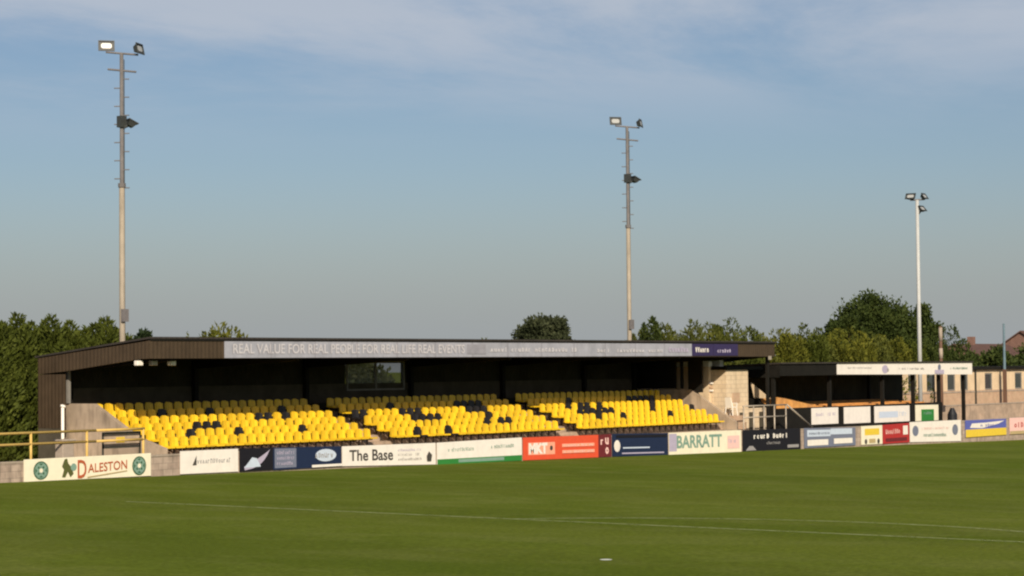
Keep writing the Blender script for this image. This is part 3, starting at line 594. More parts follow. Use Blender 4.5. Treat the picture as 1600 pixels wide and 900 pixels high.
b = MB(); b.box(0.06, 1.69, -0.005, 0.005, zz + 1.05, zz + 1.48); b.build('mesh_panel', MT['grey'], o)
bx('plate', MT['bright'], o, 0.62, 1.0, -0.03, -0.006, zz + 1.18, zz + 1.36)
o = empty('concrete_block', (-5.3, -1.0, gz(-5.3)), 'pale pinkish concrete block beside the grandstand end wall', 'block')
b = MB(); b.box(-0.25, 0.25, -0.2, 0.2, 0, 1.25); b.box(-0.30, 0.30, -0.25, 0.25, 1.25, 1.32); b.build('block_body', MT['coping'], o, bevel=0.02)
o = empty('downpipe', (-0.92, 4.3, gz(-1)), 'white downpipe on the brown cladding at the grandstand rear left corner', 'pipe')
b = MB(); b.tube((0, 0, 0), (0, 0, 2.35), 0.06); b.build('pipe', MT['plastic'], o, smooth=True); b = MB(); b.tube((0, 0, 2.35), (0.03, 0, 2.42), 0.10, 0.10); b.build('hopper', MT['plastic'], o)

# ------------------------------------------------------------------ right of the stand: hut, wall, steps, rails, chair
h = empty('block_hut', (39.0, 1.6, gz(40)), 'cream block hut with a raised left part standing between the two stands', 'hut')
def hb(nm, mt, x0, x1, y0, y1, z0, z1): return bx(nm, mt, h, x0 - 39.0, x1 - 39.0, y0 - 1.6, y1 - 1.6, z0 - gz(40), z1 - gz(40))
hb('wall', MT['creamwall'], 38.9, 40.35, 1.62, 4.6, -0.8, 3.60); hb('parapet', MT['plastic'], 38.95, 39.25, 1.64, 4.5, 3.602, 3.86); hb('parapet', MT['plastic'], 39.95, 40.33, 1.64, 4.5, 3.602, 3.92)
hb('wall', MT['cream'], 39.15, 41.25, 0.74, 1.60, -0.8, 3.42); hb('wall', MT['cream'], 40.352, 42.35, 1.66, 4.55, -0.8, 3.42); hb('roof', MT['dark'], 39.1, 42.6, 0.66, 4.7, 3.605 - 0.18, 3.60)
hb('shelf', MT['white'], 38.9, 40.33, 1.50, 1.618, 2.72, 2.82); hb('shelf', MT['brick'], 38.9, 40.33, 1.54, 1.618, 2.50, 2.60); hb('shelf', MT['white'], 38.9, 40.33, 1.50, 1.618, 2.34, 2.42)
hb('hatch', MT['brick'], 39.7, 40.4, 0.715, 0.738, 1.75, 2.25)
w2 = empty('retaining_wall', (38.4, 0.5, gz(40)), 'low cream retaining wall behind the grey railings at the grandstand right end', 'wall')
b = MB(); b.box(0.0, 4.3, 0.0, 0.2, 0, 1.45 - gz(40)); b.build('block_wall', MT['cream'], w2); b = MB()
for x in (1.6, 2.5, 3.5): b.box(x, x + 0.35, -0.05, -0.002, 0.3, 1.25 - gz(40))
b.build('pier', MT['darkwall2'], w2)
o = empty('entrance_steps', (38.45, -0.6, gz(38.5)), 'orange lit brick steps at the right end of the grandstand', 'steps')
b = MB()
for k in range(5): b.box(0, 1.0, 0.12 * k, 1.08, 0, 0.34 * (k + 1))
b.build('step_block', MT['brick'], o)
o = empty('plastic_chair', (38.55, 0.35, 0.0), 'white plastic chair standing on the steps beside the last yellow seats', 'chair')
o.location = (38.68, 0.16, gz(38.45) + 0.34 * 5); zc = 0.0
b = MB(); b.box(-0.22, 0.22, -0.22, 0.22, 0.40, 0.45); b.build('seat', MT['plastic'], o, bevel=0.01)
b = MB(); b.hexa([(-0.22, -0.20, 0.45), (-0.17, -0.22, 0.45), (-0.17, 0.22, 0.45), (-0.22, 0.20, 0.45), (-0.34, -0.16, 0.92), (-0.29, -0.16, 0.92), (-0.29, 0.16, 0.92), (-0.34, 0.16, 0.92)]); b.build('backrest', MT['plastic'], o)
for sx_ in (-1, 1):
    for sy_ in (-1, 1):
        b = MB(); b.tube((sx_ * 0.19, sy_ * 0.19, 0.40), (sx_ * 0.23, sy_ * 0.23, 0.0), 0.03, 0.022); b.build('leg', MT['plastic'], o)
    b = MB(); b.box(-0.20, 0.2, sx_ * 0.22 - 0.02, sx_ * 0.22 + 0.02, 0.62, 0.65); b.box(0.16, 0.2, sx_ * 0.22 - 0.02, sx_ * 0.22 + 0.02, 0.45, 0.62); b.build('armrest', MT['plastic'], o)
railing('railing', [(37.6, -1.2), (41.75, -1.2)], 1.62, 1.05, MT['grail'], 'grey galvanised railing with uprights in front of the cream retaining wall', posts=[(x, -1.2) for x in (37.65, 38.6, 39.6, 40.6, 41.73)], r_=0.035)
o = empty('handrail', (41.85, -1.2, gz(42)), 'sloping grey handrail running down to the right of the grey railing', 'handrail'); b = MB(); b.tube((0, 0, 1.62 - gz(42)), (2.55, 0, 0.38 - gz(42)), 0.045); b.build('rail', MT['grail'], o, smooth=True)
b = MB(); b.tube((2.55, 0, 0), (2.55, 0, 0.38 - gz(42)), 0.035); b.build('post', MT['grail'], o, smooth=True)

# ------------------------------------------------------------------ second, smaller stand
XA, XB = 43.2, 65.6
g2 = empty('covered_terrace', (XA, 0, gz(XA)), 'small covered standing terrace with black walls right of the grandstand', 'stand')
def gb(nm, mt, x0, x1, y0, y1, z0, z1): return bx(nm, mt, g2, x0 - XA, x1 - XA, y0, y1, z0 - gz(XA), z1 - gz(XA))
t = MB(); t.prism([(-0.1, 3.70 - gz(XA)), (4.9, 3.55 - gz(XA)), (4.9, 3.62 - gz(XA)), (-0.1, 3.78 - gz(XA))], 0, -0.05, XB - XA + 0.05); t.build('roof', MT['roof'], g2)
gb('fascia', MT['dark'], XA, XB, 0.0, 0.06, 3.08, 3.70)
t = MB(); t.prism([(0.062, 3.0 - gz(XA)), (4.7, 3.0 - gz(XA)), (4.7, 3.52 - gz(XA)), (0.062, 3.68 - gz(XA))], 0, 0.0, 0.08); t.build('gable_fascia', MT['dark'], g2)
gb('back_wall', MT['darkwall'], XA, XB, 4.65, 4.78, -1.3, 3.52)
gb('front_wall', MT['dark'], XA, 61.8, 0.08, 0.30, -1.3, 1.38)
t = MB()
for k in range(5): t.box(0.1, 18.4, 0.302 + 0.85 * k, 0.302 + 0.85 * (k + 1) if k < 4 else 4.64, -0.6, 1.36 + 0.05 * k - gz(XA))
t.build('terrace', MT['orange'], g2)
t = MB(); t.prism([(0.3, -0.5), (4.6, -0.5), (4.6, 3.4), (2.6, 2.75), (1.4, 2.45), (0.3, 1.95)], 0, -0.02, 0.10); t.build('end_wall', MT['dark'], g2)
t = MB(); t.prism([(0.55, 1.90 - gz(XA)), (1.55, 1.95 - gz(XA)), (1.75, 2.75 - gz(XA))], 0, -0.06, -0.022); t.build('sunny_patch', MT['creamwall'], g2)  # cream triangle stands in for a sunny patch at the end wall
t = MB(); t.prism([(0.25, 1.37 - gz(XA)), (4.2, 1.37 - gz(XA)), (4.2, 1.46 - gz(XA)), (1.0, 1.90 - gz(XA)), (0.25, 1.97 - gz(XA))], 1, 0.33, 1.3); t.build('sunlit_ramp', MT['orange'], g2)  # wedge added for the bright slope, sunlight carried by its orange colour
for x in (43.35, 49.2, 55.2, 58.9, 62.15, 65.4): gb('post', MT['dark'], x - 0.09, x + 0.09, 0.40, 0.58, -1.2 if x > 61 else 1.37, 3.07)
for x in (61.0,): gb('post', MT['dark'], x - 0.08, x + 0.08, 4.4, 4.56, -1.0, 3.4)
B = Board('fascia_sign', 49.16, 65.58, -0.035, 3.11, 2.98, 3.74, 3.67, MT['white'], 'long bright white sign along the roof edge of the small covered terrace', 'sign', th=0.03)
B.scribble(0.07, 0.24, 0.48, 0.66, 18, MT['greytx'], 61); B.disc(0.33, 0.45, 0.36, MT['lav'], asp=1.5); B.disc(0.35, 0.38, 0.16, MT['greytx']); B.scribble(0.42, 0.62, 0.42, 0.60, 20, MT['greytx'], 62)
B.disc(0.735, 0.62, 0.28, MT['bluegrey']); B.rect(0.70, 0.77, 0.05, 0.4, MT['lav']); B.scribble(0.82, 0.96, 0.46, 0.64, 14, MT['sage'], 63)
for k, (x0, x1, lb, ins) in enumerate(((46.5, 49.35, 'white rectangular board with faint grey print, leftmost on the terrace front wall', 'greytx'), (50.0, 52.95, 'blank looking white board, second from left on the terrace front wall', None), (53.45, 57.6, 'white board with a pale blue text block, widest on the terrace front wall', 'sky'), (58.35, 61.2, 'cream edged board with a green square, rightmost on the terrace front wall', 'green'))):
    B = Board('wall_board', x0, x1, 0.045, 0.46 - 0.04 * k, 0.45 - 0.04 * k, 1.335 - 0.02 * k, 1.33 - 0.03 * k, MT['white'] if k < 3 else MT['cwhite'], lb, 'advertising board', 'boards on the front wall of the small terrace')
    if k == 0: B.scribble(0.15, 0.9, 0.5, 0.7, 12, MT['lav'], 70)
    if k == 2: B.rect(0.12, 0.66, 0.28, 0.66, MT['sky']); B.scribble(0.70, 0.92, 0.34, 0.62, 4, MT['sky'], 71)
    if k == 3: B.rect(0.24, 0.80, 0.0, 0.72, MT['green']); B.scribble(0.35, 0.7, 0.4, 0.58, 5, MT['sage'], 72)
o = empty('rubbish_bin', (62.4, -0.25, gz(62)), 'black rubbish bin standing under the right end of the terrace roof', 'bin')
b = MB(); b.tube((0, 0, 0), (0, 0, 1.55), 0.34, 0.28, 14); b.build('body', MT['bin'], o, smooth=False); b = MB(); b.tube((0, 0, 1.55), (0, 0, 1.95), 0.29, 0.10, 14); b.build('lid', MT['bin'], o)

# ------------------------------------------------------------------ clubhouse at the right
cb = empty('clubhouse', (62.0, 10.0, gz(80)), 'long cream clubhouse with narrow windows beyond the small terrace', 'building')
ZB = gz(80)
WX = [67.5, 71.3, 74.6, 76.6, 79.3, 82.4, 84.4, 88.3, 93.3, 97.4, 101.0]
edges = [62.0] + sum([[x, x + 1.25] for x in WX], []) + [116.0]
t = MB()
for i in range(0, len(edges), 2): t.box(edges[i] - 62, edges[i + 1] - 62, 0, 0.25, 1.75 - ZB, 2.95 - ZB)
t.box(0, 54, 0, 0.25, 2.951 - ZB, 3.20 - ZB); t.box(0, 54, 0.25, 9, 0, 3.19 - ZB); t.build('wall', MT['creamwall'], cb)
bx('brick_wall', MT['brick'], cb, 0, 54, -0.02, 0.249, 0, 1.749 - ZB); bx('sill_band', MT['coping'], cb, 0, 54, -0.05, -0.021, 1.60 - ZB, 1.70 - ZB)
bx('roof', MT['dark'], cb, -0.2, 54.2, -0.25, 9.3, 3.205 - ZB, 3.42 - ZB)
for x in WX:
    f = MB(); X = x - 62; f.box(X, X + 0.10, 0.04, 0.12, 1.76 - ZB, 2.94 - ZB); f.box(X + 1.15, X + 1.25, 0.04, 0.12, 1.76 - ZB, 2.94 - ZB); f.box(X + 0.1, X + 1.15, 0.04, 0.12, 1.76 - ZB, 1.85 - ZB); f.box(X + 0.1, X + 1.15, 0.04, 0.12, 2.85 - ZB, 2.94 - ZB); wf = f.build('window', MT['frame'], cb)
    bx('pane', MT['glassdark'], wf, X + 0.1, X + 1.15, 0.08, 0.09, 1.85 - ZB, 2.85 - ZB)
for x in (66.0, 73.3, 86.6): bx('downpipe', MT['hinge'], cb, x - 62, x - 61.88, -0.12, -0.022, 0, 3.2 - ZB)
# low rendered wall in front of the clubhouse
lw = empty('garden_wall', (64.0, 3.2, gz(80)), 'low pinkish rendered wall in front of the clubhouse', 'wall')
bx('wall_panel', MT['concrete'], lw, 0, 45, 0, 0.2, 0, 0.98 - gz(80)); bx('coping', MT['coping'], lw, -0.03, 45.03, -0.03, 0.23, 0.981 - gz(80), 1.05 - gz(80))

# ------------------------------------------------------------------ floodlight masts
def lamp(parent, loc, az, tilt, s=1.0, gl='lampdull'):
    o = MB(); W_, H_, D_ = 0.36 * s, 0.22 * s, 0.16 * s
    o.hexa([(-W_, 0, -H_), (W_, 0, -H_), (W_ * 0.6, D_ * 1.5, -H_ * 0.6), (-W_ * 0.6, D_ * 1.5, -H_ * 0.6), (-W_, 0, H_), (W_, 0, H_), (W_ * 0.6, D_ * 1.5, H_ * 0.6), (-W_ * 0.6, D_ * 1.5, H_ * 0.6)])
    o.box(-W_ - 0.03, W_ + 0.03, -0.04, 0.0, H_, H_ + 0.04); o.box(-W_ - 0.03, W_ + 0.03, -0.04, 0, -H_ - 0.04, -H_); o.box(-W_ - 0.03, -W_, -0.04, 0, -H_, H_); o.box(W_, W_ + 0.03, -0.04, 0, -H_, H_)
    b = o.build('floodlight', MT['lampbody'], parent); b.location = loc; b.rotation_euler = (tilt, 0, az)
    g_ = MB(); g_.prism([(W_ * px_, H_ * pz_) for px_, pz_ in ((-0.5, -0.62), (0.5, -0.62), (0.72, -0.35), (0.72, 0.35), (0.5, 0.62), (-0.5, 0.62), (-0.72, 0.35), (-0.72, -0.35))], 1, -0.014, -0.002); g_.build('lens', MT[gl], b)
    return b
CAZ = -A     # a lamp turned to face the far side of the pitch
def big_mast(x, y, label):
    o = empty('floodlight_mast', (x, y, gz(x)), label, 'floodlight mast', 'floodlight masts behind the stands'); z0 = -gz(x)
    b = MB(); b.tube((0, 0, 0), (0, 0, 11 + z0), 0.125, 0.11, 12); b.build('lower_pole', MT['pole'], o, smooth=True)
    b = MB(); b.tube((0, 0, 11 + z0), (0, 0, 16.25 + z0), 0.085, 0.075, 10); b.tube((0, 0, 10.92 + z0), (0, 0, 11.08 + z0), 0.15, 0.15, 12); b.build('upper_pole', MT['polegrey'], o, smooth=False)
    dx, dy = math.cos(A), -math.sin(A)
    b = MB()
    for k in range(13):
        z = 10.9 + 0.36 * k + z0; s = -1 if k % 2 else 1; b.tube((0, 0, z), (s * 0.30 * dx, s * 0.30 * dy, z), 0.022, n=6)
    b.build('climbing_pegs', MT['polegrey'], o)
    b = MB(); b.tube((0.10 * dx, 0.10 * dy, 5.0 + z0), (0.10 * dx, 0.10 * dy, 16.0 + z0), 0.018, n=6); b.build('cable', MT['lampbody'], o)
    b = MB(); b.box(-0.16, 0.16, -0.20, -0.10, 5.6 + z0, 6.1 + z0); b.build('junction_box', MT['polegrey'], o)
    b = MB(); b.tube((-0.62 * dx, -0.62 * dy, 16.30 + z0), (0.66 * dx, 0.66 * dy, 16.18 + z0), 0.04, n=8); b.build('crossarm', MT['polegrey'], o)
    b = MB(); b.tube((-0.55 * dx, -0.55 * dy, 15.62 + z0), (0.58 * dx, 0.58 * dy, 15.50 + z0), 0.04, n=8); b.build('crossarm', MT['polegrey'], o)
    lamp(o, (-0.60 * dx, -0.60 * dy, 16.55 + z0), CAZ + 0.25, R(-12), 0.8, 'lampglass' if x < 10 else 'lampdull')
    lamp(o, (0.72 * dx, 0.72 * dy, 16.42 + z0), CAZ + R(76), R(-12), 0.8)
    lamp(o, (0.40 * dx, 0.40 * dy, 13.50 + z0), CAZ + R(115), R(-62), 0.8)
    b = MB(); b.tube((-0.02, 0, 13.25 + z0), (0.32 * dx, 0.32 * dy, 13.4 + z0), 0.06, n=8); b.box(-0.14, 0.14, -0.14, 0.14, 13.3 + z0, 13.75 + z0); b.build('lamp_bracket', MT['lampbody'], o)
    return o
big_mast(3.95, 6.5, 'tallest looking floodlight mast, rising behind the left end of the grandstand roof')
big_mast(38.9, 6.5, 'floodlight mast rising behind the right part of the grandstand roof, half way across the picture')
o = empty('floodlight_mast', (72.5, 7.0, gz(72)), 'slim pale floodlight mast with three lamps behind the small terrace', 'floodlight mast', 'floodlight masts behind the stands'); z0 = -gz(72)
b = MB(); b.tube((0, 0, 0), (0, 0, 14.3 + z0), 0.15, 0.11, 12); b.build('pole', MT['polewhite'], o, smooth=True)
dx, dy = math.cos(A), -math.sin(A)
b = MB(); b.tube((-0.45 * dx, -0.45 * dy, 14.30 + z0), (0.5 * dx, 0.5 * dy, 14.34 + z0), 0.05, n=8); b.build('crossarm', MT['polegrey'], o)
lamp(o, (-0.42 * dx, -0.42 * dy, 14.55 + z0), CAZ - 0.5, R(-35), 0.85); lamp(o, (0.50 * dx, 0.50 * dy, 14.55 + z0), CAZ + 1.0, R(-35), 0.85); lamp(o, (0.35 * dx, 0.35 * dy, 13.75 + z0), CAZ + 0.9, R(-40), 0.85)
b = MB(); b.tube((0, 0, 13.3 + z0), (0.33 * dx, 0.33 * dy, 13.7 + z0), 0.06, n=8); b.build('lamp_bracket', MT['lampbody'], o)
o = empty('timber_pole', (79.5, 9.0, gz(79)), 'thin brown timber pole with sunlit bands between the clubhouse and the conical tree', 'pole'); z0 = -gz(79)
b = MB(); b.tube((0, 0, 0), (0, 0, 6.2 + z0), 0.13, 0.11, 8); b.build('shaft', MT['wood'], o, smooth=True)
b = MB(); b.tube((0, 0, 5.2 + z0), (0, 0, 6.1 + z0), 0.14, 0.13, 8); b.tube((0, 0, 4.0 + z0), (0, 0, 4.7 + z0), 0.14, 0.14, 8); b.build('sunlit_band', MT['coping'], o, smooth=True)  # sunlit stretches of the shaft, built as paler sleeves
o = empty('slim_mast', (90.3, 9.4, gz(90)), 'thin blue grey mast on a brown post in front of the clubhouse', 'mast'); z0 = -gz(90)
b = MB(); b.tube((0, 0, 3.2 + z0), (0, 0, 6.5 + z0), 0.10, 0.08, 8); b.build('upper_pole', MT['teal'], o); b = MB(); b.box(-0.11, 0.11, -0.11, 0.11, 0, 3.2 + z0); b.build('post', MT['wood'], o)

# ------------------------------------------------------------------ trees
def leaf_mat(name, c, c2, tr=0.25):
    M = bpy.data.materials.new(name); M.use_nodes = True; t = M.node_tree; b = t.nodes['Principled BSDF']; L_ = t.links.new
    geo = t.nodes.new('ShaderNodeNewGeometry'); ra = t.nodes.new('ShaderNodeValToRGB')
    ra.color_ramp.elements[0].color = (*[x * 0.55 for x in c], 1); ra.color_ramp.elements[1].color = (*c2, 1)
    e_ = ra.color_ramp.elements.new(0.5); e_.color = (*c, 1)
    tcn = t.nodes.new('ShaderNodeTexCoord'); nz = t.nodes.new('ShaderNodeTexNoise'); nz.inputs['Scale'].default_value = 0.9; nz.inputs['Detail'].default_value = 3; L_(tcn.outputs['Object'], nz.inputs['Vector'])
    ad = t.nodes.new('ShaderNodeMath'); ad.operation = 'MULTIPLY_ADD'; ad.inputs[1].default_value = 0.45; L_(geo.outputs['Random Per Island'], ad.inputs[0])
    m2 = t.nodes.new('ShaderNodeMapRange'); m2.inputs['From Min'].default_value = 0.3; m2.inputs['From Max'].default_value = 0.7; m2.inputs['To Max'].default_value = 0.55; L_(nz.outputs['Fac'], m2.inputs['Value']); L_(m2.outputs[0], ad.inputs[2])
    L_(ad.outputs[0], ra.inputs[0]); L_(ra.outputs[0], b.inputs['Base Color']); b.inputs['Roughness'].default_value = 0.7; b.inputs['Specular IOR Level'].default_value = 0.15
    tb = t.nodes.new('ShaderNodeBsdfTranslucent'); L_(ra.outputs[0], tb.inputs[0]); mx = t.nodes.new('ShaderNodeMixShader'); mx.inputs[0].default_value = tr
    L_(b.outputs[0], mx.inputs[1]); L_(tb.outputs[0], mx.inputs[2]); L_(mx.outputs[0], t.nodes['Material Output'].inputs[0]); return M
LM = dict(green=leaf_mat('conifer green', (0.066, 0.085, 0.012), (0.125, 0.145, 0.022)), dark=leaf_mat('dark blue green', (0.022, 0.040, 0.016), (0.045, 0.065, 0.022)),
          gold=leaf_mat('golden conifer', (0.115, 0.125, 0.016), (0.20, 0.19, 0.022)), olive=leaf_mat('olive green', (0.085, 0.100, 0.018), (0.15, 0.155, 0.03)), deep=leaf_mat('deep broadleaf green', (0.046, 0.068, 0.015), (0.095, 0.118, 0.026)),
          grey=leaf_mat('dull grey green', (0.050, 0.062, 0.028), (0.085, 0.095, 0.045)), bark=mat('bark', (0.09, 0.065, 0.045), 0.95, 0.2, 4.0))
def leaves(name, P, D, size, elong, mt, parent, seed):
    """one mesh of small leaf faces at points P, long axis near D"""
    r_ = np.random.default_rng(seed); n = len(P); D = D / np.linalg.norm(D, axis=1, keepdims=True)
    rnd = r_.normal(size=(n, 3)); S = np.cross(D, rnd); S /= np.linalg.norm(S, axis=1, keepdims=True)
    sz = size * r_.uniform(0.6, 1.5, (n, 1)); a = D * sz * elong; b_ = S * sz
    V = np.empty((n, 4, 3)); V[:, 0] = P - a * 0.5; V[:, 1] = P + b_ * 0.5 ; V[:, 2] = P + a * 0.6; V[:, 3] = P - b_ * 0.5
    me = bpy.data.meshes.new(name); me.vertices.add(4 * n); me.vertices.foreach_set('co', V.reshape(-1).astype(np.float32))
    me.loops.add(4 * n); me.loops.foreach_set('vertex_index', np.arange(4 * n, dtype=np.int32)); me.polygons.add(n)
    me.polygons.foreach_set('loop_start', np.arange(0, 4 * n, 4, dtype=np.int32)); me.polygons.foreach_set('loop_total', np.full(n, 4, dtype=np.int32))
    me.materials.append(mt); me.update(calc_edges=True); o = bpy.data.objects.new(name, me); col.objects.link(o); o.parent = parent; return o
def conifer(x, y, ztop, rad, kind, label, name='conifer_tree', seed=0, spires=5, n=5200, spread=0.75, group='trees behind the stands'):
    zb = gz(x) if y < 60 else -1; H = ztop - zb; o = empty(name, (x, y, zb), label, 'tree', group); r_ = np.random.default_rng(seed + 11)
    Ps = []; Ds = []
    for k in range(spires):
        if k == 0: cx, cy, h, rs = 0, 0, H, rad * (0.75 if spires > 1 else 1.0)
        else:
            an = r_.uniform(0, 6.28); d_ = rad * spread * r_.uniform(0.5, 1); cx, cy = d_ * math.cos(an), d_ * math.sin(an); h = H * r_.uniform(0.80, 0.97); rs = rad * r_.uniform(0.45, 0.7)
        m_ = n // spires; t = 1 - r_.random(m_) ** 0.8 * 0.98; t = np.clip(t, 0, 1)
        prof = np.clip((1 - t), 0, 1) ** 0.42 * np.clip(t * 6 + 0.5, 0, 1)
        an = r_.uniform(0, 2 * math.pi, m_); lump = 1 + 0.22 * np.sin(an * 3 + t * 9 + k) + 0.16 * np.sin(an * 7 - t * 23 + 2 * k)
        rr_ = rs * prof * lump * (1 - 0.45 * r_.random(m_) ** 2.2)
        P = np.stack([cx + rr_ * np.cos(an), cy + rr_ * np.sin(an), t * h * 1.0 + r_.normal(0, 0.04, m_)], 1)
        D = np.stack([np.cos(an) * 0.7, np.sin(an) * 0.7, np.full(m_, 0.9)], 1) + r_.normal(0, 0.35, (m_, 3)); Ps.append(P); Ds.append(D)
    leaves('foliage', np.concatenate(Ps), np.concatenate(Ds), 0.082, 2.3, LM[kind], o, seed)
    b = MB(); b.tube((0, 0, -0.2), (0, 0, H * 0.55), 0.14 + rad * 0.05, 0.06, 8)
    for k in range(5):
        a_ = k * 1.9; b.tube((0, 0, H * (0.2 + 0.08 * k)), (rad * 0.5 * math.cos(a_), rad * 0.5 * math.sin(a_), H * (0.4 + 0.08 * k)), 0.05, 0.02, 6)
    b.build('trunk', LM['bark'], o); return o
def broadleaf(x, y, ztop, rad, kind, label, name='broadleaf_tree', seed=0, n=9000, clumps=26, base=0.25, group='trees behind the stands', ls=0.17):
    zb = gz(x) if y < 60 else -1; H = ztop - zb; o = empty(name, (x, y, zb), label, 'tree', group); r_ = np.random.default_rng(seed + 31)
    zc = H * (base + (1 - base) / 2); hv = H * (1 - base) / 2; Ps = []; Ds = []; cs = []
    for k in range(clumps):
        v = r_.normal(size=3); v /= np.linalg.norm(v); v[2] = v[2] * 0.9 + 0.1; q = r_.uniform(0.55, 0.86); c = np.array([v[0] * rad * q, v[1] * rad * q, zc + v[2] * hv * q]); cr_ = rad * r_.uniform(0.20, 0.36)
        cs.append(c); m_ = n // clumps; w_ = r_.normal(size=(m_, 3)); w_ /= np.linalg.norm(w_, axis=1, keepdims=True); q2 = (1 - 0.6 * r_.random((m_, 1)) ** 2) * cr_ * (1 + 0.25 * r_.normal(size=(m_, 1)))
        q2 = np.clip(q2, 0, cr_ * 1.35); w2_ = w_ * q2; w2_[:, 2] *= min(1.0, hv / rad + 0.2); Ps.append(c + w2_); Ds.append(w_ + r_.normal(0, 0.5, (m_, 3)) + np.array([0, 0, 0.3]))
    leaves('foliage', np.concatenate(Ps), np.concatenate(Ds), ls, 1.5, LM[kind], o, seed)
    b = MB(); b.tube((0, 0, -0.2), (0, 0, zc * 0.7), 0.10 + rad * 0.06, 0.05 + rad * 0.03, 10)
    for k, c in enumerate(cs[:10]): b.tube((0, 0, zc * (0.35 + 0.03 * k)), tuple(c), 0.03 + rad * 0.02, 0.02, 6)
    b.build('trunk', LM['bark'], o); return o
# left conifer screen
LC = [(-3.2, 8.5, 5.6, 1.7), (-1.2, 9.0, 5.7, 1.5), (0.6, 11.0, 5.9, 1.5), (2.4, 11, 6.15, 1.2), (3.3, 12.4, 5.7, 1.3), (4.1, 11, 6.10, 1.2), (5.4, 11.3, 5.85, 1.2), (6.2, 12.3, 5.5, 1.3), (7.0, 11, 6.05, 1.1), (8.0, 11.4, 5.55, 1.1)]
LB = ['leftmost conifer by the picture edge behind the yellow railing', 'green conifer left of the brown gable, second from the left edge', 'wide conifer standing left of the brown grandstand gable', 'tall pointed conifer above the left rear corner of the grandstand', 'shorter conifer squeezed between two pointed ones behind the gable', 'pointed conifer with twin tips above the brown gable', 'green conifer behind the sloping gable roof, left of the pole', 'low conifer filling the dip in the screen left of the mast', 'slender pointed conifer just left of the tall floodlight mast', 'small conifer directly behind the foot of the left mast']
for k, (p, lb) in enumerate(zip(LC, LB)): conifer(p[0], p[1], p[2] - 0.12, p[3] * 1.25, 'green', lb, seed=k, spires=9, n=26000)
for k, (x, y, zt, rd, lb) in enumerate(((-8.5, 8.0, 5.2, 1.9, 'conifer beyond the left edge of the yellow railing'), (-5.6, 9.5, 5.4, 1.8, 'dense conifer behind the yellow railing'))): conifer(x, y, zt, rd, 'green', lb, seed=60 + k, spires=7, n=20000)
broadleaf(9.3, 11.5, 5.75, 1.1, 'dark', 'small dark bush just right of the left floodlight mast', seed=3, n=4500, clumps=14, name='dark_shrub', ls=0.12)
conifer(13.6, 11, 5.75, 2.2, 'gold', 'yellow green bush peeking over the left of the grandstand roof', seed=14, spires=8, n=12000, name='golden_conifer')
conifer(11.8, 11, 5.35, 0.8, 'olive', 'wispy pale twigs left of the yellow green bush', seed=15, spires=4, n=1200, name='twiggy_shrub')
broadleaf(38.1, 11.2, 7.0, 1.85, 'grey', 'rounded dark grey green tree alone above the middle of the grandstand roof', seed=5, n=34000, clumps=44, base=0.30, ls=0.10)
conifer(33.0, 11.5, 5.25, 0.7, 'olive', 'tiny tip of foliage above the roof left of the lone round tree', seed=16, spires=3, n=900, name='twiggy_shrub')
for k, (x, y, zt, rd, lb) in enumerate(((20.2, 11.5, 4.35, 1.6, 'shrub seen through the left half of the grandstand window'), (23.6, 11.5, 4.3, 1.7, 'shrub seen through the right half of the grandstand window'))):
    broadleaf(x, y, zt, rd, 'grey' if k else 'olive', lb, seed=80 + k, n=7000, clumps=22, base=0.1, name='shrub', ls=0.14)
MID = [(47.7, 11, 6.45, 1.0, 'deep', 'small dark pointed conifer just right of the middle mast'), (46.3, 11.4, 5.5, 0.8, 'olive', 'low pale shrub between the middle mast and the dark conifer'), (50.3, 12, 6.1, 1.7, 'olive', 'brownish green rounded conifer above the right part of the roof'), (52.8, 11.6, 6.35, 1.7, 'olive', 'olive conifer with a thin tip above the purple roof signs'),
       (55.2, 12, 6.25, 1.5, 'olive', 'olive conifer between the purple roof signs and the greener one'), (57.0, 11.6, 6.55, 1.6, 'green', 'fresh green conifer above the right end of the grandstand roof'), (59.5, 12, 6.05, 1.5, 'olive', 'lower olive conifer right of the fresh green one'), (61.6, 11.2, 5.9, 1.5, 'gold', 'golden conifer past the right end of the grandstand roof'),
       (63.6, 11.8, 6.0, 1.5, 'gold', 'second golden conifer past the right end of the grandstand roof'), (65.3, 11.4, 6.3, 1.2, 'green', 'green conifer between golden ones with a darker tip'), (67.3, 11.8, 5.9, 1.5, 'olive', 'dull conifer left of the white terrace sign'), (69.3, 11.2, 6.0, 1.5, 'gold', 'golden conifer above the left end of the white terrace sign'),
       (71.5, 11.6, 6.1, 1.6, 'gold', 'yellowest conifer in front of the big dark tree'), (73.6, 11.3, 5.8, 1.5, 'olive', 'olive conifer left of the slim pale mast'), (75.8, 11.7, 5.7, 1.6, 'gold', 'golden conifer behind the slim pale mast'), (78.0, 11.4, 5.5, 1.5, 'gold', 'low golden conifer right of the slim pale mast'), (80.2, 11.6, 5.3, 1.4, 'green', 'low green conifer beside the timber pole')]
for k, (x, y, zt, rd, kd, lb) in enumerate(MID): conifer(x, y, zt, rd * (1.0 if k < 2 else 1.3), kd, lb, seed=20 + k, spires=5 if k < 2 else 9, n=14000)
broadleaf(85.8, 17.5, 8.6, 3.5, 'deep', 'big dark broad tree towering over the hedge behind the small terrace', seed=7, n=60000, clumps=80, base=0.2, ls=0.13)
broadleaf(79.4, 16.5, 7.4, 1.9, 'deep', 'lower dark shoulder of foliage left of the big dark tree', seed=8, n=24000, clumps=34, base=0.2, ls=0.13)
broadleaf(91.0, 16.0, 8.2, 1.8, 'deep', 'dark upright tree right of the slim pale mast', seed=9, n=24000, clumps=34, base=0.15, ls=0.13)
conifer(88.3, 12.5, 6.45, 1.9, 'deep', 'dark pointed tree at the right end of the hedge', seed=44, spires=7, n=14000)
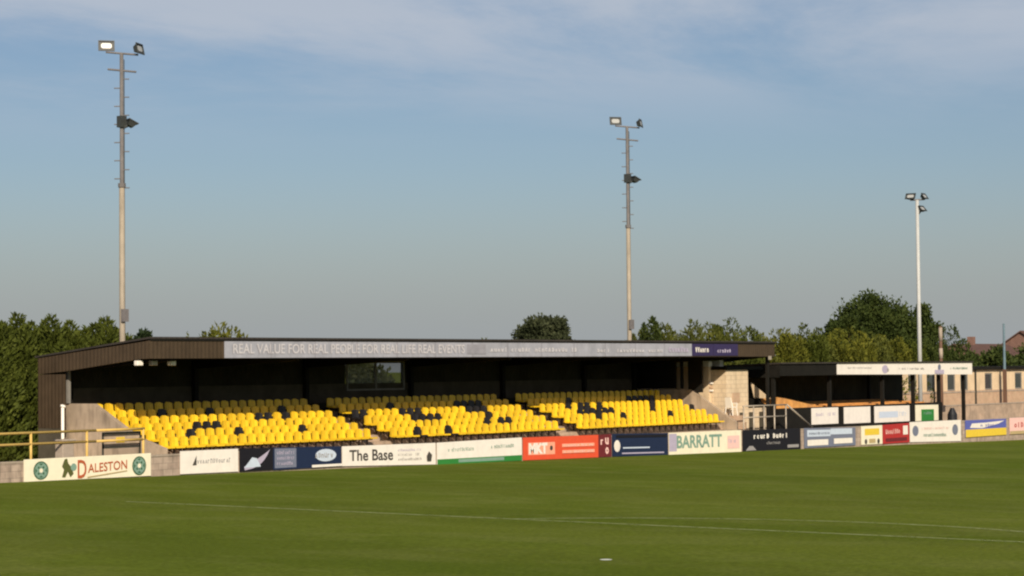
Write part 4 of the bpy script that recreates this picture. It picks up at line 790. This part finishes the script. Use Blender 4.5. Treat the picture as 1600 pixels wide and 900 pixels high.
conifer(83.2, 12.0, 5.5, 1.6, 'deep', 'dark low conifer right of the timber pole', seed=45, spires=7, n=20000)
for k, (x, y, zt, rd, lb) in enumerate(((109.0, 22, 5.2, 2.6, 'low dark bush above the clubhouse roof, left of the blue grey mast'), (113.5, 22, 5.0, 2.6, 'low dark bush behind the blue grey mast'), (118.5, 22, 5.3, 2.8, 'low dark bush above the clubhouse at the right edge'), (124, 22, 5.3, 2.8, 'dark bush beyond the right edge of the clubhouse roof'))):
    broadleaf(x, y, zt, rd, 'deep', lb, seed=50 + k, n=12000, clumps=30, base=0.15, name='dark_bush')
# far houses at the right edge
def house(x, y, L_, W_, ze, zr, label, rz=0):
    o = empty('far_house', (x, y, -1.5), label, 'house', rz=rz); b = MB(); b.box(0, L_, 0, W_, 0, ze + 1.5); b.prism([(0, ze + 1.5), (W_, ze + 1.5), (W_ / 2, zr + 1.45)], 0, 0.0, 0.2); b.prism([(0, ze + 1.5), (W_, ze + 1.5), (W_ / 2, zr + 1.45)], 0, L_ - 0.2, L_); b.build('wall', MT['farbrick'], o)
    r_ = MB(); r_.prism([(-0.4, ze + 1.3), (W_ / 2, zr + 1.5), (W_ / 2, zr + 1.68), (-0.4, ze + 1.48)], 0, -0.3, L_ + 0.3); r_.prism([(W_ / 2 + 0.003, zr + 1.5), (W_ + 0.4, ze + 1.3), (W_ + 0.4, ze + 1.48), (W_ / 2 + 0.003, zr + 1.68)], 0, -0.3, L_ + 0.3); rf = r_.build('roof', MT['roofred'], o)
    bx('chimney', MT['farbrick'], rf, L_ * 0.3, L_ * 0.3 + 0.8, W_ / 2 - 0.4, W_ / 2 + 0.4, zr + 1.2, zr + 2.6)
    for k in range(int(L_ // 4)): f = bx('window', MT['white'], o, 1.5 + 4 * k, 2.9 + 4 * k, -0.06, -0.003, ze - 0.3, ze + 0.9); bx('pane', MT['glassdark'], f, 1.6 + 4 * k, 2.8 + 4 * k, -0.075, -0.062, ze - 0.2, ze + 0.8)
house(201, 64, 15, 8, 4.6, 6.1, 'far red brown roof ridge low on the horizon left of the blue grey mast')
house(218, 62, 16, 9, 5.0, 7.9, 'far red brick house with a steeper gable at the right edge')
